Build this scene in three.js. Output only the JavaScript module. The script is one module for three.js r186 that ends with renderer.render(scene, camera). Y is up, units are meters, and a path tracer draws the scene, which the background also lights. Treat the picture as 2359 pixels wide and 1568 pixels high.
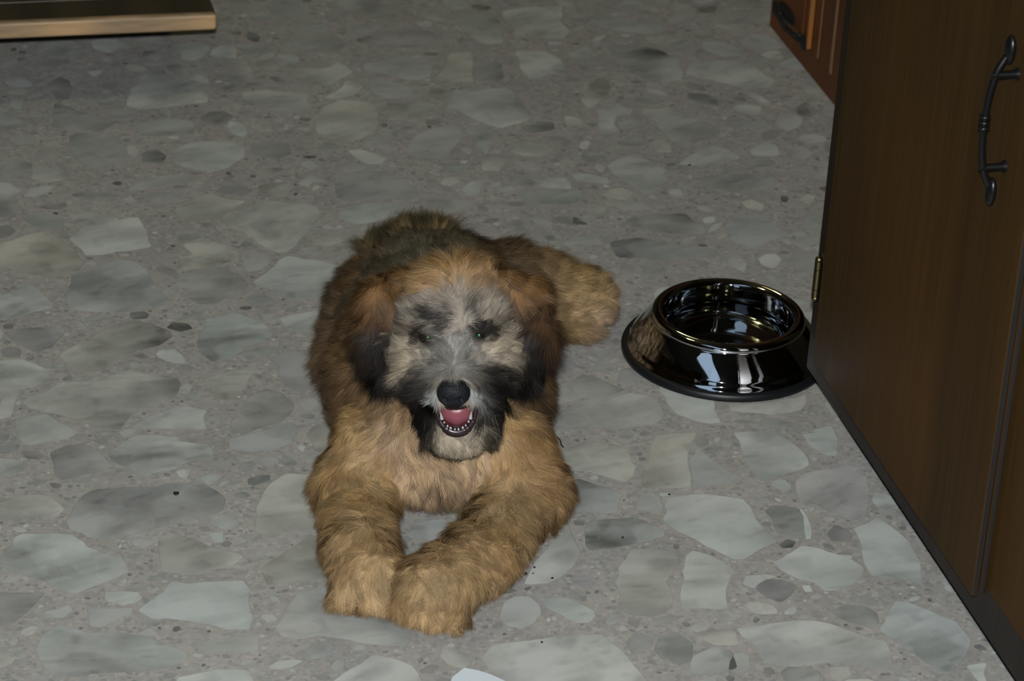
import * as THREE from 'three';
import { mergeGeometries, mergeVertices } from 'three/addons/utils/BufferGeometryUtils.js';
import { RoundedBoxGeometry } from 'three/addons/geometries/RoundedBoxGeometry.js';
import { MarchingCubes } from 'three/addons/objects/MarchingCubes.js';
import { RectAreaLightUniformsLib } from 'three/addons/lights/RectAreaLightUniformsLib.js';

// ---------------------------------------------------------------- camera, light, exposure
const R = THREE.MathUtils.degToRad;
const scene = new THREE.Scene();
const renderer = new THREE.WebGLRenderer({ antialias: true });
renderer.toneMapping = THREE.LinearToneMapping;
renderer.toneMappingExposure = 1.0;
renderer.shadowMap.enabled = true;
RectAreaLightUniformsLib.init();

const EYE = new THREE.Vector3(-0.70, 1.65, 3.02);            // a standing adult with a long lens
const YAW = R(15), PITCH = R(28), ROLL = R(3.2);
const camera = new THREE.PerspectiveCamera(2 * THREE.MathUtils.radToDeg(Math.atan(784 / 6880)), 2359 / 1568, 0.05, 30);
camera.position.copy(EYE);
camera.up.set(0, 1, 0);
camera.lookAt(EYE.x + Math.sin(YAW) * Math.cos(PITCH), EYE.y - Math.sin(PITCH), EYE.z - Math.cos(YAW) * Math.cos(PITCH));
camera.rotateZ(ROLL);
camera.updateMatrixWorld(true);
camera.focus = 3.12;
camera.userData.fStop = 11;
scene.add(camera);

scene.background = new THREE.Color().setRGB(0.42, 0.56, 0.74);   // dusk sky behind the unseen glass door and skylight

const FLASH = 31;             // flash, candela
const LAMP = 0.4;             // each unseen warm ceiling lamp, candela

// ---------------------------------------------------------------- helpers
const used = new Map();
function numbered(name) { const n = used.get(name) || 0; used.set(name, n + 1); return n ? name + '_' + String(n).padStart(3, '0') : name; }
function rng(seed) { let s = seed | 0; return () => { s = (s + 0x6d2b79f5) | 0; let t = Math.imul(s ^ (s >>> 15), 1 | s); t = (t + Math.imul(t ^ (t >>> 7), 61 | t)) ^ t; return ((t ^ (t >>> 14)) >>> 0) / 4294967296; }; }
const lerp = (a, b, t) => a + (b - a) * t, clamp = (x, a, b) => Math.min(b, Math.max(a, x));
const smooth = (a, b, x) => { const t = clamp((x - a) / (b - a), 0, 1); return t * t * (3 - 2 * t); };
function base(name, label, category, [x, y, z] = [0, 0, 0], turn = 0, group) {
  const o = new THREE.Group(); o.name = numbered(name); o.position.set(x, y, z); o.rotation.y = turn;
  tag(o, label, category, group); scene.add(o); return o;
}
function tag(o, label, category, group) { o.userData.label = label; o.userData.category = category; if (group) o.userData.group = group; return o; }
function part(name, geometry, material, parent) {
  const m = new THREE.Mesh(Array.isArray(geometry) ? mergeGeometries(geometry.map((g) => plain(g))) : geometry, material);
  m.name = parent ? name : numbered(name); m.castShadow = m.receiveShadow = true;
  if (parent) { const k = parent.children.filter((c) => c.name === name || c.name.startsWith(name + '_0') || c.name.startsWith(name + '_1') || c.name.startsWith(name + '_2')).length; if (k) m.name = name + '_' + String(k).padStart(3, '0'); parent.add(m); } else scene.add(m);
  return m;
}
function plain(g) { const n = g.index ? g.toNonIndexed() : g.clone(); for (const k of Object.keys(n.attributes)) if (!['position', 'normal', 'uv'].includes(k)) n.deleteAttribute(k); return n; }
function structure(o) { o.userData.kind = 'structure'; return o; }
function box(w, h, d, x = 0, y = 0, z = 0, r = 0) {
  const g = r ? new RoundedBoxGeometry(w, h, d, 3, r) : new THREE.BoxGeometry(w, h, d);
  g.translate(x, y, z); return boxUV(g);
}
function boxUV(g) {      // uv in metres, the grain along y (or along z on level faces)
  const n = g.index ? g.toNonIndexed() : g, p = n.attributes.position, m = n.attributes.normal, uv = new Float32Array(p.count * 2);
  for (let i = 0; i < p.count; i++) {
    const ax = Math.abs(m.getX(i)), ay = Math.abs(m.getY(i)), az = Math.abs(m.getZ(i));
    const [u, v] = ax >= ay && ax >= az ? [p.getZ(i), p.getY(i)] : ay >= az ? [p.getX(i), p.getZ(i)] : [p.getX(i), p.getY(i)];
    uv[2 * i] = u; uv[2 * i + 1] = v;
  }
  n.setAttribute('uv', new THREE.BufferAttribute(uv, 2)); return n;
}
// noise
function hash3(x, y, z) { let h = Math.imul(x | 0, 374761393) ^ Math.imul(y | 0, 668265263) ^ Math.imul(z | 0, 2147483647 - 1442695041); h = Math.imul(h ^ (h >>> 13), 1274126177); h = Math.imul(h ^ (h >>> 16), 2246822519); return ((h ^ (h >>> 15)) >>> 0) / 4294967296; }
function vnoise(x, y, z) {
  const ix = Math.floor(x), iy = Math.floor(y), iz = Math.floor(z); let fx = x - ix, fy = y - iy, fz = z - iz;
  fx = fx * fx * (3 - 2 * fx); fy = fy * fy * (3 - 2 * fy); fz = fz * fz * (3 - 2 * fz);
  const a = lerp(lerp(hash3(ix, iy, iz), hash3(ix + 1, iy, iz), fx), lerp(hash3(ix, iy + 1, iz), hash3(ix + 1, iy + 1, iz), fx), fy);
  const b = lerp(lerp(hash3(ix, iy, iz + 1), hash3(ix + 1, iy, iz + 1), fx), lerp(hash3(ix, iy + 1, iz + 1), hash3(ix + 1, iy + 1, iz + 1), fx), fy);
  return lerp(a, b, fz) * 2 - 1;
}
function tnoise(u, v, p, q, s) {     // tileable: u, v in cells, p and q cells per tile
  const iu = Math.floor(u), iv = Math.floor(v); let fu = u - iu, fv = v - iv; fu = fu * fu * (3 - 2 * fu); fv = fv * fv * (3 - 2 * fv);
  const m = (a, b) => ((a % b) + b) % b, h = (a, b) => hash3(m(a, p), m(b, q), s);
  return lerp(lerp(h(iu, iv), h(iu + 1, iv), fu), lerp(h(iu, iv + 1), h(iu + 1, iv + 1), fu), fv) * 2 - 1;
}
function texture(size, f, srgb = false) {   // f(u, v) -> [r, g, b] 0..1
  const d = new Uint8Array(size * size * 4);
  for (let y = 0, i = 0; y < size; y++) for (let x = 0; x < size; x++, i += 4) {
    const c = f(x / size, y / size); d[i] = clamp(c[0], 0, 1) * 255; d[i + 1] = clamp(c[1], 0, 1) * 255; d[i + 2] = clamp(c[2], 0, 1) * 255; d[i + 3] = 255;
  }
  const t = new THREE.DataTexture(d, size, size); t.wrapS = t.wrapT = THREE.RepeatWrapping; t.magFilter = THREE.LinearFilter; t.minFilter = THREE.LinearMipmapLinearFilter; t.generateMipmaps = true;
  if (srgb) t.colorSpace = THREE.SRGBColorSpace; t.needsUpdate = true; return t;
}
const std = (o) => new THREE.MeshPhysicalMaterial(o);
const lin = (r, g, b) => new THREE.Color().setRGB(r, g, b);

// ---------------------------------------------------------------- the lights, each a fitting with its lamp
{
  const up = new THREE.Vector3(0, 1, 0).applyQuaternion(camera.quaternion), fwd = new THREE.Vector3(0, 0, -1).applyQuaternion(camera.quaternion);
  const at = EYE.clone().addScaledVector(up, 0.10).addScaledVector(fwd, -0.03);
  const g = base('camera_flash', 'small grey camera flash glowing at the viewpoint, above the lens', 'flash', at.toArray());
  g.quaternion.copy(camera.quaternion);
  part('housing', new RoundedBoxGeometry(0.062, 0.034, 0.03, 3, 0.004).translate(0, 0, 0.017), std({ color: lin(0.02, 0.02, 0.022), roughness: 0.5 }), g);
  part('flash_window', new THREE.BoxGeometry(0.046, 0.02, 0.002), std({ color: lin(0.8, 0.8, 0.8), emissive: lin(1, 1, 1.03), emissiveIntensity: 2.60, roughness: 0.3 }), g);
  const s = new THREE.SpotLight(lin(0.97, 1.0, 1.0), FLASH, 0, R(24), 0.5, 2);
  s.name = 'flash_light'; s.position.copy(at).addScaledVector(fwd, 0.012); s.target.position.copy(at).addScaledVector(fwd, 3);
  s.castShadow = true; s.shadow.radius = 1; s.shadow.mapSize.set(2048, 2048); s.shadow.camera.near = 0.1; scene.add(s, s.target);
}
const lampGlass = std({ color: lin(0.9, 0.85, 0.6), roughness: 0.4, emissive: lin(1, 0.93, 0.42), emissiveIntensity: 2.6 });
const lampMetal = std({ color: lin(0.5, 0.42, 0.25), metalness: 1, roughness: 0.35 });
function unseenCeilingLamp(x, z, label) {  // out of view; gives yellow glints in the bowl, warms the far floor
  const g = base('ceiling_lamp', label, 'lamp', [x, 2.44, z]);
  part('canopy', new THREE.CylinderGeometry(0.09, 0.1, 0.03, 40).translate(0, -0.015, 0), lampMetal, g);
  const pts = []; for (let i = 0; i <= 16; i++) { const a = i / 16 * Math.PI / 2; pts.push(new THREE.Vector2(0.22 * Math.sin(a) + 1e-4, -0.03 - 0.095 * Math.cos(a))); }
  part('shade', new THREE.LatheGeometry(pts, 48), lampGlass, g);
  const l = new THREE.PointLight(lin(1, 0.95, 0.55), LAMP, 0, 2); l.name = 'lamp_light'; l.position.set(x, 2.44 - 0.2, z); l.castShadow = true; l.shadow.radius = 4; scene.add(l);
}
// ---------------------------------------------------------------- the room
const wallPaint = std({ color: lin(0.13, 0.12, 0.105), roughness: 0.8 });
const X0 = -3.4, X1 = 2.2, Z0 = -4.6, Z1 = 4.5, TOP = 2.44;
{ // ceiling with an unseen skylight, placed for the blue-white streak in the bowl
  const a = -1.85, b = -0.95, c = 1.2, d = 4.1, x0 = X0 - 0.2, x1 = X1 + 0.2, z0 = Z0 - 0.2, z1 = Z1 + 0.2, piece = (p, q, r, s) => box(q - p, 0.12, s - r, (p + q) / 2, TOP + 0.06, (r + s) / 2);
  structure(part('ceiling', [piece(x0, a, z0, z1), piece(b, x1, z0, z1), piece(a, b, z0, c), piece(a, b, d, z1)], wallPaint));
  structure(part('window_2', box(b - a + 0.04, 0.006, d - c + 0.04, (a + b) / 2, TOP + 0.124, (c + d) / 2), std({ color: lin(1, 1, 1), transmission: 1, thickness: 0, roughness: 0.02 })));
}
structure(part('wall_left', box(0.15, TOP, Z1 - Z0, X0 - 0.075, TOP / 2, (Z0 + Z1) / 2), wallPaint));
structure(part('wall_right', box(0.15, TOP, Z1 - Z0, X1 + 0.075, TOP / 2, (Z0 + Z1) / 2), wallPaint));
structure(part('wall_far', box(X1 - X0 + 0.3, TOP, 0.15, (X0 + X1) / 2, TOP / 2, Z0 - 0.075), wallPaint));
{ // wall behind the viewer; unseen glass door, placed for bluish bowl reflections
  const a = -2.75, b = -1.75, h = 2.05;
  structure(part('wall_behind', [box(a - X0 + 0.15, TOP, 0.15, (a + X0 - 0.15) / 2, TOP / 2, Z1 + 0.075), box(X1 - b + 0.15, TOP, 0.15, (X1 + b + 0.15) / 2, TOP / 2, Z1 + 0.075), box(b - a, TOP - h, 0.15, (a + b) / 2, (TOP + h) / 2, Z1 + 0.075)], wallPaint));
  const d = structure(base('window_1', 'unseen tall glass door behind the viewer, placed for bluish reflections in the bowl', 'window', [(a + b) / 2, 0, Z1 + 0.06])); delete d.userData.category;
  const fr = std({ color: lin(0.5, 0.5, 0.48), roughness: 0.4 });
  part('frame', [box(0.05, h, 0.05, -(b - a) / 2 + 0.025, h / 2, 0), box(0.05, h, 0.05, (b - a) / 2 - 0.025, h / 2, 0), box(b - a - 0.1, 0.06, 0.05, 0, 0.03, 0), box(b - a - 0.1, 0.05, 0.05, 0, h - 0.025, 0)], fr, d);
  part('pane', box(b - a - 0.1, h - 0.11, 0.004, 0, h / 2 + 0.005, 0), std({ color: lin(1, 1, 1), transmission: 1, thickness: 0, roughness: 0.02 }), d);
}
unseenCeilingLamp(-0.95, -0.25, 'unseen round warm ceiling lamp, the nearer one, over the dog');
unseenCeilingLamp(0.55, -2.1, 'unseen round warm ceiling lamp, the farther one, over the far cabinet');

// ---------------------------------------------------------------- the floor: broken marble set in a fine speckled ground
const ground = texture(1024, (u, v) => {
  // small crushed pieces, 3 to 9 mm, in a warm grey bed
  let tone = 1, r = 1, b = 1; const out = [0, 0, 0];
  for (const [n, s, cover] of [[54, 5, 0.34], [96, 9, 0.5]]) {
    const x = u * n, y = v * n, ix = Math.floor(x), iy = Math.floor(y); let d1 = 9, d2 = 9, id = 0;
    for (let j = -1; j <= 1; j++) for (let i = -1; i <= 1; i++) {
      const cx = ((ix + i) % n + n) % n, cy = ((iy + j) % n + n) % n, px = ix + i + hash3(cx, cy, s), py = iy + j + hash3(cx, cy, s + 1);
      const sx = 0.65 + 0.7 * hash3(cx, cy, s + 3), d = Math.hypot((px - x) * sx, (py - y) / sx); if (d < d1) { d2 = d1; d1 = d; id = hash3(cx, cy, s + 2); } else if (d < d2) d2 = d;
    }
    const e = d2 - d1; if (id < cover) { const k = id / cover; tone = k < 0.5 ? 0.83 + 0.3 * k : k < 0.8 ? 1.0 : 1.13; if (e < 0.09) tone *= 0.86; r = k < 0.5 ? 0.98 : 1; b = k < 0.5 ? 1.03 : 1; if (d1 > 0.62) { tone = 1; r = b = 1; } }
  }
  tone *= 1 + 0.07 * tnoise(u * 9, v * 9, 9, 9, 21) + 0.05 * tnoise(u * 40, v * 40, 40, 40, 22) + 0.05 * tnoise(u * 160, v * 160, 160, 160, 23);
  out[0] = 0.62 * tone * r; out[1] = 0.62 * tone; out[2] = 0.62 * tone * b; return out;
});
const marble = texture(1024, (u, v) => {
  const w = 0.35 * tnoise(u * 3, v * 3, 3, 3, 31);
  let t = 1 + 0.24 * tnoise(u * 5 + w, v * 7 + w, 5, 7, 32) + 0.10 * tnoise(u * 11 + w, v * 13, 11, 13, 40) + 0.07 * tnoise(u * 7 + w, v * 26 + 2 * w, 7, 26, 33) + 0.06 * tnoise(u * 12, v * 60 + w * 3, 12, 60, 34) + 0.03 * tnoise(u * 90, v * 90, 90, 90, 35);
  const dark = Math.max(0, tnoise(u * 6, v * 11, 6, 11, 36) - 0.35); t -= 0.5 * dark;
  const vein = Math.abs(tnoise(u * 4 + 2.5 * w, v * 5 + w, 4, 5, 37)); if (vein < 0.018) t += 0.06 * (1 - vein / 0.018);
  const crack = Math.abs(tnoise(u * 7 + w, v * 4 + 3 * w, 7, 4, 38)); if (crack < 0.009) t -= 0.09;
  t -= 0.20 * smooth(0.22, 0.62, tnoise(u * 9 + w, v * 12 + w, 9, 12, 41)) + 0.12 * smooth(0.45, 0.75, tnoise(u * 26 + w, v * 40, 26, 40, 42)) - 0.07 * smooth(0.2, 0.6, tnoise(u * 14, v * 18 + w, 14, 18, 43)) - 0.03 * tnoise(u * 45, v * 60, 45, 60, 44);
  t *= 0.80; const c = 0.02 * tnoise(u * 3, v * 3, 3, 3, 39); return [t * (1 + c), t, t * (1 - c)];
});
const GLOSS = 0.38;
const floor = new THREE.Group(); floor.name = 'floor'; structure(floor); scene.add(floor);
{
  ground.repeat.set(2, 2);
  const g = box(X1 - X0 + 0.3, 0.1, Z1 - Z0 + 0.3, (X0 + X1) / 2, -0.05, (Z0 + Z1) / 2);
  const bed = part('bed', g, std({ map: ground, color: lin(0.57, 0.54, 0.50), roughness: GLOSS, specularIntensity: 0.6, bumpMap: ground, bumpScale: 0.0001 }), floor);
}
const stoneMaterial = std({ map: marble, vertexColors: true, roughness: GLOSS, specularIntensity: 0.6 });
const chipMaterial = stoneMaterial;
const TONE = { w: [0.50, 0.52, 0.495], c: [0.475, 0.475, 0.43], m: [0.43, 0.44, 0.42], g: [0.39, 0.39, 0.38], d: [0.37, 0.365, 0.36], p: [0.425, 0.41, 0.40] };
const CELL = 0.002, GX = 2200, GZ = 2200, OX = -2.2, OZ = -2.4, taken = new Uint8Array(GX * GZ);
function inside(pts, x, z) { let k = false; for (let i = 0, j = pts.length - 1; i < pts.length; j = i++) { const [xi, zi] = pts[i], [xj, zj] = pts[j]; if ((zi > z) !== (zj > z) && x < ((xj - xi) * (z - zi)) / (zj - zi) + xi) k = !k; } return k; }
function cells(pts, grow, visit) {    // visits the grid cells of a polygon, grown by so many metres
  let cx = 0, cz = 0; for (const [x, z] of pts) { cx += x / pts.length; cz += z / pts.length; }
  const big = pts.map(([x, z]) => { const d = Math.hypot(x - cx, z - cz) || 1; return [x + (x - cx) / d * grow, z + (z - cz) / d * grow]; });
  let x0 = 9, x1 = -9, z0 = 9, z1 = -9; for (const [x, z] of big) { x0 = Math.min(x0, x); x1 = Math.max(x1, x); z0 = Math.min(z0, z); z1 = Math.max(z1, z); }
  for (let j = Math.floor((z0 - OZ) / CELL); j <= (z1 - OZ) / CELL; j++) for (let i = Math.floor((x0 - OX) / CELL); i <= (x1 - OX) / CELL; i++) {
    if (i < 0 || j < 0 || i >= GX || j >= GZ) continue;
    if (inside(big, OX + (i + 0.5) * CELL, OZ + (j + 0.5) * CELL) && visit(j * GX + i) === false) return false;
  }
  return true;
}
function wander(pts, random, step, amount) {  // a broken edge: long sides gain points that stray a little, corners are worn
  const cut = []; const n = pts.length;
  for (let i = 0; i < n; i++) { const a = pts[(i + n - 1) % n], p = pts[i], b = pts[(i + 1) % n]; const k = 0.09; cut.push([lerp(p[0], a[0], k), lerp(p[1], a[1], k)], [lerp(p[0], b[0], k), lerp(p[1], b[1], k)]); }
  const out = [];
  for (let i = 0; i < cut.length; i++) {
    const p = cut[i], q = cut[(i + 1) % cut.length], l = Math.hypot(q[0] - p[0], q[1] - p[1]), m = Math.max(1, Math.min(3, Math.round(l / step)));
    out.push(p);
    for (let k = 1; k < m; k++) { const t = k / m, s = (random() - 0.5) * amount * l; out.push([lerp(p[0], q[0], t) - (q[1] - p[1]) / l * s, lerp(p[1], q[1], t) + (q[0] - p[0]) / l * s]); }
  }
  return out;
}
const HEIGHT = 0.0002;
function slab(pts, tone, random, skirt = 0.0009) {   // a thin flush piece with a worn lower edge in the dark seam
  let area = 0; for (let i = 0, j = pts.length - 1; i < pts.length; j = i++) area += pts[j][0] * pts[i][1] - pts[i][0] * pts[j][1];
  if (area > 0) pts = pts.slice().reverse();       // so that the top faces up
  const n = pts.length, pos = [], col = [], uv = [], nor = [], index = [];
  let cx = 0, cz = 0; for (const [x, z] of pts) { cx += x / n; cz += z / n; }
  const a = R(-15) + (random() - 0.5) * 0.7, ca = Math.cos(a), sa = Math.sin(a), ou = random(), ov = random(), big = 1 / 0.42;
  const put = (x, y, z, k, ny, nx = 0, nz = 0) => { pos.push(x, y, z); col.push(tone[0] * k, tone[1] * k, tone[2] * k); nor.push(nx, ny, nz); const dx = x - cx, dz = z - cz; uv.push(ou + (dx * ca + dz * sa) * big, ov + (-dx * sa + dz * ca) * big); };
  for (const [x, z] of pts) put(x, HEIGHT, z, 1, 1);
  for (const t of THREE.ShapeUtils.triangulateShape(pts.map(([x, z]) => new THREE.Vector2(x, -z)), [])) index.push(t[0], t[1], t[2]);
  for (let i = 0; i < n; i++) {
    const p = pts[i], q = pts[(i + 1) % n], o = pts[(i + n - 1) % n]; let nx = -(q[1] - o[1]), nz = q[0] - o[0]; const l = Math.hypot(nx, nz) || 1; nx /= l; nz /= l;
    put(p[0], HEIGHT, p[1], 0.86, 0.985, nx * 0.17, nz * 0.17); put(p[0] + nx * skirt, -0.0001, p[1] + nz * skirt, 0.7, 0.985, nx * 0.17, nz * 0.17);
  }
  for (let i = 0; i < n; i++) { const j = (i + 1) % n, A = n + 2 * i, B = n + 2 * j; index.push(A, A + 1, B, B, A + 1, B + 1); }
  const g = new THREE.BufferGeometry(); g.setAttribute('position', new THREE.Float32BufferAttribute(pos, 3)); g.setAttribute('normal', new THREE.Float32BufferAttribute(nor, 3));
  g.setAttribute('uv', new THREE.Float32BufferAttribute(uv, 2)); g.setAttribute('color', new THREE.Float32BufferAttribute(col, 3)); g.setIndex(index);
  // every face of the top looks up, every face of the seam outwards
  const P = g.attributes.position, A = new THREE.Vector3(), B = new THREE.Vector3(), C = new THREE.Vector3();
  for (let i = 0; i < index.length; i += 3) { A.fromBufferAttribute(P, index[i]); B.fromBufferAttribute(P, index[i + 1]).sub(A); C.fromBufferAttribute(P, index[i + 2]).sub(A); if (B.cross(C).y < 0) { const t = index[i + 1]; index[i + 1] = index[i + 2]; index[i + 2] = t; } }
  g.setIndex(index); return g;
}
const stoneRandom = rng(77), tones = (k) => { const f = 0.93 + 0.14 * stoneRandom(), w = (stoneRandom() - 0.5) * 0.03; return [TONE[k][0] * f * (1 + w), TONE[k][1] * f, TONE[k][2] * f * (1 - w)]; };
let stones = 0;
function lay(pts, kind) { part('stone', slab(pts, tones(kind), stoneRandom), stoneMaterial, floor); stones++; }
function fragment(kind, mm) {       // a large piece of marble: its outline on the floor, in millimetres
  const raw = []; for (let i = 0; i < mm.length; i += 2) raw.push([mm[i] / 1000, mm[i + 1] / 1000]);
  const pts = wander(raw, stoneRandom, 0.015, 0.2);
  cells(pts, 0.0015, (i) => { taken[i] = 1; });
  lay(pts, kind);
}
{
  fragment('w', [-435, -719, -418, -702, -405, -682, -399, -666, -402, -660, -420, -655, -436, -642, -442, -641]);
  fragment('m', [-355, -731, -340, -722, -313, -692, -292, -668, -275, -662, -289, -649, -309, -630, -319, -642, -331, -636, -354, -646, -366, -655, -361, -695]);
  fragment('m', [-344, -627, -313, -630, -292, -624, -282, -608, -279, -583, -282, -548, -295, -532, -319, -515, -336, -520, -345, -549, -349, -585]);
  fragment('m', [-437, -551, -418, -553, -403, -543, -409, -509, -421, -490, -440, -493, -445, -521]);
  fragment('m', [-401, -539, -378, -522, -358, -499, -370, -487, -393, -483, -409, -496]);
  fragment('w', [-250, -749, -232, -801, -209, -829, -194, -827, -184, -795, -154, -764, -145, -736, -150, -710, -176, -709, -223, -698, -247, -701, -260, -714]);
  fragment('w', [-168, -909, -148, -927, -130, -921, -117, -903, -131, -872, -146, -858, -162, -864]);
  fragment('w', [-117, -891, -102, -910, -80, -899, -87, -859, -111, -858, -122, -871]);
  fragment('m', [-255, -648, -212, -665, -181, -654, -177, -639, -182, -614, -212, -610, -242, -609, -256, -623]);
  fragment('w', [-218, -557, -194, -579, -164, -582, -138, -579, -123, -559, -128, -528, -154, -497, -179, -486, -203, -499, -220, -519, -223, -540]);
  fragment('w', [-299, -836, -277, -837, -285, -823, -293, -816]);
  fragment('w', [-130, -644, -113, -634, -112, -601, -121, -591, -134, -608]);
  fragment('w', [-368, -892, -338, -889, -318, -874, -332, -860, -357, -853, -368, -864]);
  fragment('m', [-157, -823, -137, -789, -137, -770, -153, -783]);
  fragment('m', [-426, -626, -408, -635, -391, -622, -394, -605, -422, -605]);
  fragment('m', [-17, -914, 5, -929, 29, -938, 58, -935, 73, -912, 74, -891, 63, -868, 35, -865, 15, -877, -8, -893]);
  fragment('w', [-22, -801, -9, -813, 13, -813, 25, -807, 42, -813, 53, -828, 62, -811, 68, -790, 46, -769, 27, -748, 5, -750, -11, -772]);
  fragment('w', [11, -705, 32, -724, 52, -760, 67, -755, 74, -742, 62, -720, 47, -707, 27, -701]);
  fragment('c', [-17, -643, 6, -677, 31, -697, 56, -690, 73, -680, 75, -650, 70, -613, 52, -582, 35, -563, 10, -559, -6, -568, -19, -599]);
  fragment('m', [86, -772, 99, -774, 123, -740, 139, -722, 138, -692, 96, -689, 81, -714]);
  fragment('m', [88, -816, 117, -829, 146, -837, 172, -826, 183, -801, 173, -762, 157, -752, 138, -754, 121, -772, 85, -792]);
  fragment('c', [164, -719, 186, -721, 184, -694, 173, -676, 158, -693]);
  fragment('c', [94, -678, 155, -670, 169, -642, 140, -630, 113, -619, 82, -623]);
  fragment('w', [12, -530, 30, -531, 50, -511, 58, -499, 48, -483, 30, -485, 18, -504]);
  fragment('c', [260, -985, 283, -991, 313, -979, 317, -950, 308, -892, 303, -868, 279, -867, 262, -894, 257, -938]);
  fragment('c', [185, -764, 203, -798, 219, -841, 251, -846, 245, -805, 228, -731, 176, -738]);
  fragment('m', [245, -781, 266, -811, 284, -797, 275, -745, 259, -727, 230, -731]);
  fragment('w', [187, -686, 196, -708, 224, -712, 266, -709, 277, -698, 277, -666, 282, -628, 284, -609, 261, -589, 232, -576, 215, -591, 198, -619, 181, -647, 175, -656]);
  fragment('w', [180, -573, 192, -587, 213, -580, 225, -560, 213, -544, 202, -516, 193, -496, 186, -518, 187, -551]);
  fragment('m', [-96, -739, -64, -743, -35, -732, -8, -721, -15, -672, -32, -663, -61, -671, -89, -689, -101, -706]);
  fragment('g', [93, -906, 128, -927, 180, -942, 209, -922, 224, -899, 198, -868, 149, -870, 111, -883]);
  fragment('m', [88, -513, 102, -551, 128, -580, 172, -604, 176, -567, 153, -522, 132, -493, 100, -486]);
  fragment('c', [332, -990, 378, -1002, 427, -1001, 406, -942, 412, -898, 396, -875, 364, -878, 324, -891, 332, -933, 327, -960]);
  fragment('w', [312, -838, 356, -833, 366, -816, 372, -782, 370, -750, 362, -743, 342, -753, 325, -735, 310, -735, 307, -774]);
  fragment('w', [389, -821, 417, -839, 427, -833, 417, -785, 400, -775, 391, -796]);
  fragment('w', [433, -858, 446, -875, 463, -882, 444, -854]);
  fragment('c', [365, -656, 393, -707, 410, -729, 421, -720, 416, -689, 405, -659, 388, -645, 368, -625]);
  fragment('m', [447, -848, 478, -840, 517, -827, 542, -786, 536, -754, 534, -730, 525, -707, 498, -703, 470, -722, 454, -780, 454, -822]);
  fragment('w', [538, -730, 561, -767, 563, -783, 584, -773, 615, -766, 647, -733, 659, -689, 645, -667, 608, -661, 589, -682, 574, -696, 552, -710]);
  fragment('m', [449, -950, 492, -950, 520, -929, 559, -916, 560, -894, 531, -876, 500, -888, 464, -909]);
  fragment('m', [543, -836, 574, -850, 582, -832, 576, -812, 554, -802, 545, -811]);
  fragment('w', [378, -620, 410, -631, 429, -614, 419, -596, 401, -598, 388, -570, 390, -547, 369, -528, 364, -539, 370, -579]);
  fragment('w', [332, -664, 333, -637, 326, -607, 318, -601]);
  fragment('m', [444, -614, 477, -614, 510, -587, 528, -554, 526, -521, 501, -506, 468, -499, 452, -508, 447, -546, 447, -579, 436, -596]);
  fragment('w', [440, -431, 464, -456, 487, -478, 505, -483, 521, -467, 530, -440, 505, -426, 481, -418, 466, -424]);
  fragment('m', [343, -436, 363, -458, 383, -463, 399, -454, 414, -430, 418, -412, 408, -400, 416, -385, 381, -348, 369, -346, 359, -378, 346, -408]);
  fragment('m', [448, -384, 490, -392, 528, -391, 556, -373, 551, -353, 526, -336, 488, -337, 463, -354]);
  fragment('w', [404, -355, 420, -357, 419, -333, 408, -331, 403, -342]);
  fragment('c', [272, -319, 292, -328, 308, -314, 302, -289, 286, -294, 279, -308]);
  fragment('w', [259, -293, 269, -286, 279, -269, 259, -271, 255, -275]);
  fragment('m', [324, -276, 361, -287, 405, -285, 419, -243, 416, -224, 387, -225, 361, -235, 329, -246]);
  fragment('m', [449, -246, 491, -273, 505, -271, 513, -227, 523, -207, 496, -197, 461, -170, 442, -198]);
  fragment('w', [419, -227, 434, -248, 448, -252, 433, -232]);
  fragment('m', [319, -323, 343, -330, 384, -317, 388, -304, 364, -300, 329, -305]);
  fragment('m', [623, -565, 648, -577, 656, -553, 643, -529, 620, -516, 613, -540]);
  fragment('m', [599, -446, 622, -465, 635, -441, 617, -426, 598, -424]);
  fragment('m', [553, -248, 571, -266, 583, -261, 566, -214, 550, -216]);
  fragment('w', [292, -418, 304, -420, 320, -411, 334, -402, 333, -385, 307, -392, 290, -401]);
  fragment('m', [287, -216, 328, -223, 353, -207, 377, -191, 417, -180, 408, -156, 338, -157, 285, -173]);
  fragment('c', [-470, -313, -450, -320, -428, -335, -402, -341, -393, -321, -380, -295, -374, -272, -369, -247, -379, -227, -397, -227, -409, -217, -427, -222, -447, -235, -462, -248, -475, -250]);
  fragment('w', [-379, -316, -368, -330, -355, -357, -338, -371, -315, -368, -312, -361, -300, -366, -288, -364, -285, -341, -283, -313, -282, -281, -306, -274, -345, -267, -364, -268, -367, -284, -374, -300]);
  fragment('m', [-387, -217, -371, -223, -348, -238, -325, -253, -304, -238, -294, -198, -291, -168, -276, -131, -281, -125, -312, -118, -352, -115, -377, -121, -397, -128, -400, -148, -396, -177, -389, -196]);
  fragment('w', [-482, -171, -456, -185, -441, -206, -432, -187, -422, -163, -417, -136, -434, -130, -449, -126, -466, -115, -481, -114, -487, -115]);
  fragment('g', [-477, -80, -464, -89, -439, -88, -413, -82, -409, -76, -420, -55, -429, -37, -446, -29, -458, -39, -473, -63]);
  fragment('c', [-422, -17, -399, -39, -378, -57, -362, -75, -329, -90, -310, -81, -303, -72, -291, -59, -288, -45, -306, -25, -333, -18, -354, 6, -381, 27, -411, 27, -413, 16]);
  fragment('w', [-263, -18, -257, -42, -246, -69, -242, -83, -214, -96, -199, -86, -182, -65, -173, -47, -173, -30, -182, -17, -195, -14, -209, -5, -221, 9, -235, 19, -251, 23, -257, 11, -262, -4]);
  fragment('w', [-313, -4, -308, -12, -291, -13, -284, 3, -281, 22, -292, 22, -304, 13, -311, 4]);
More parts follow.
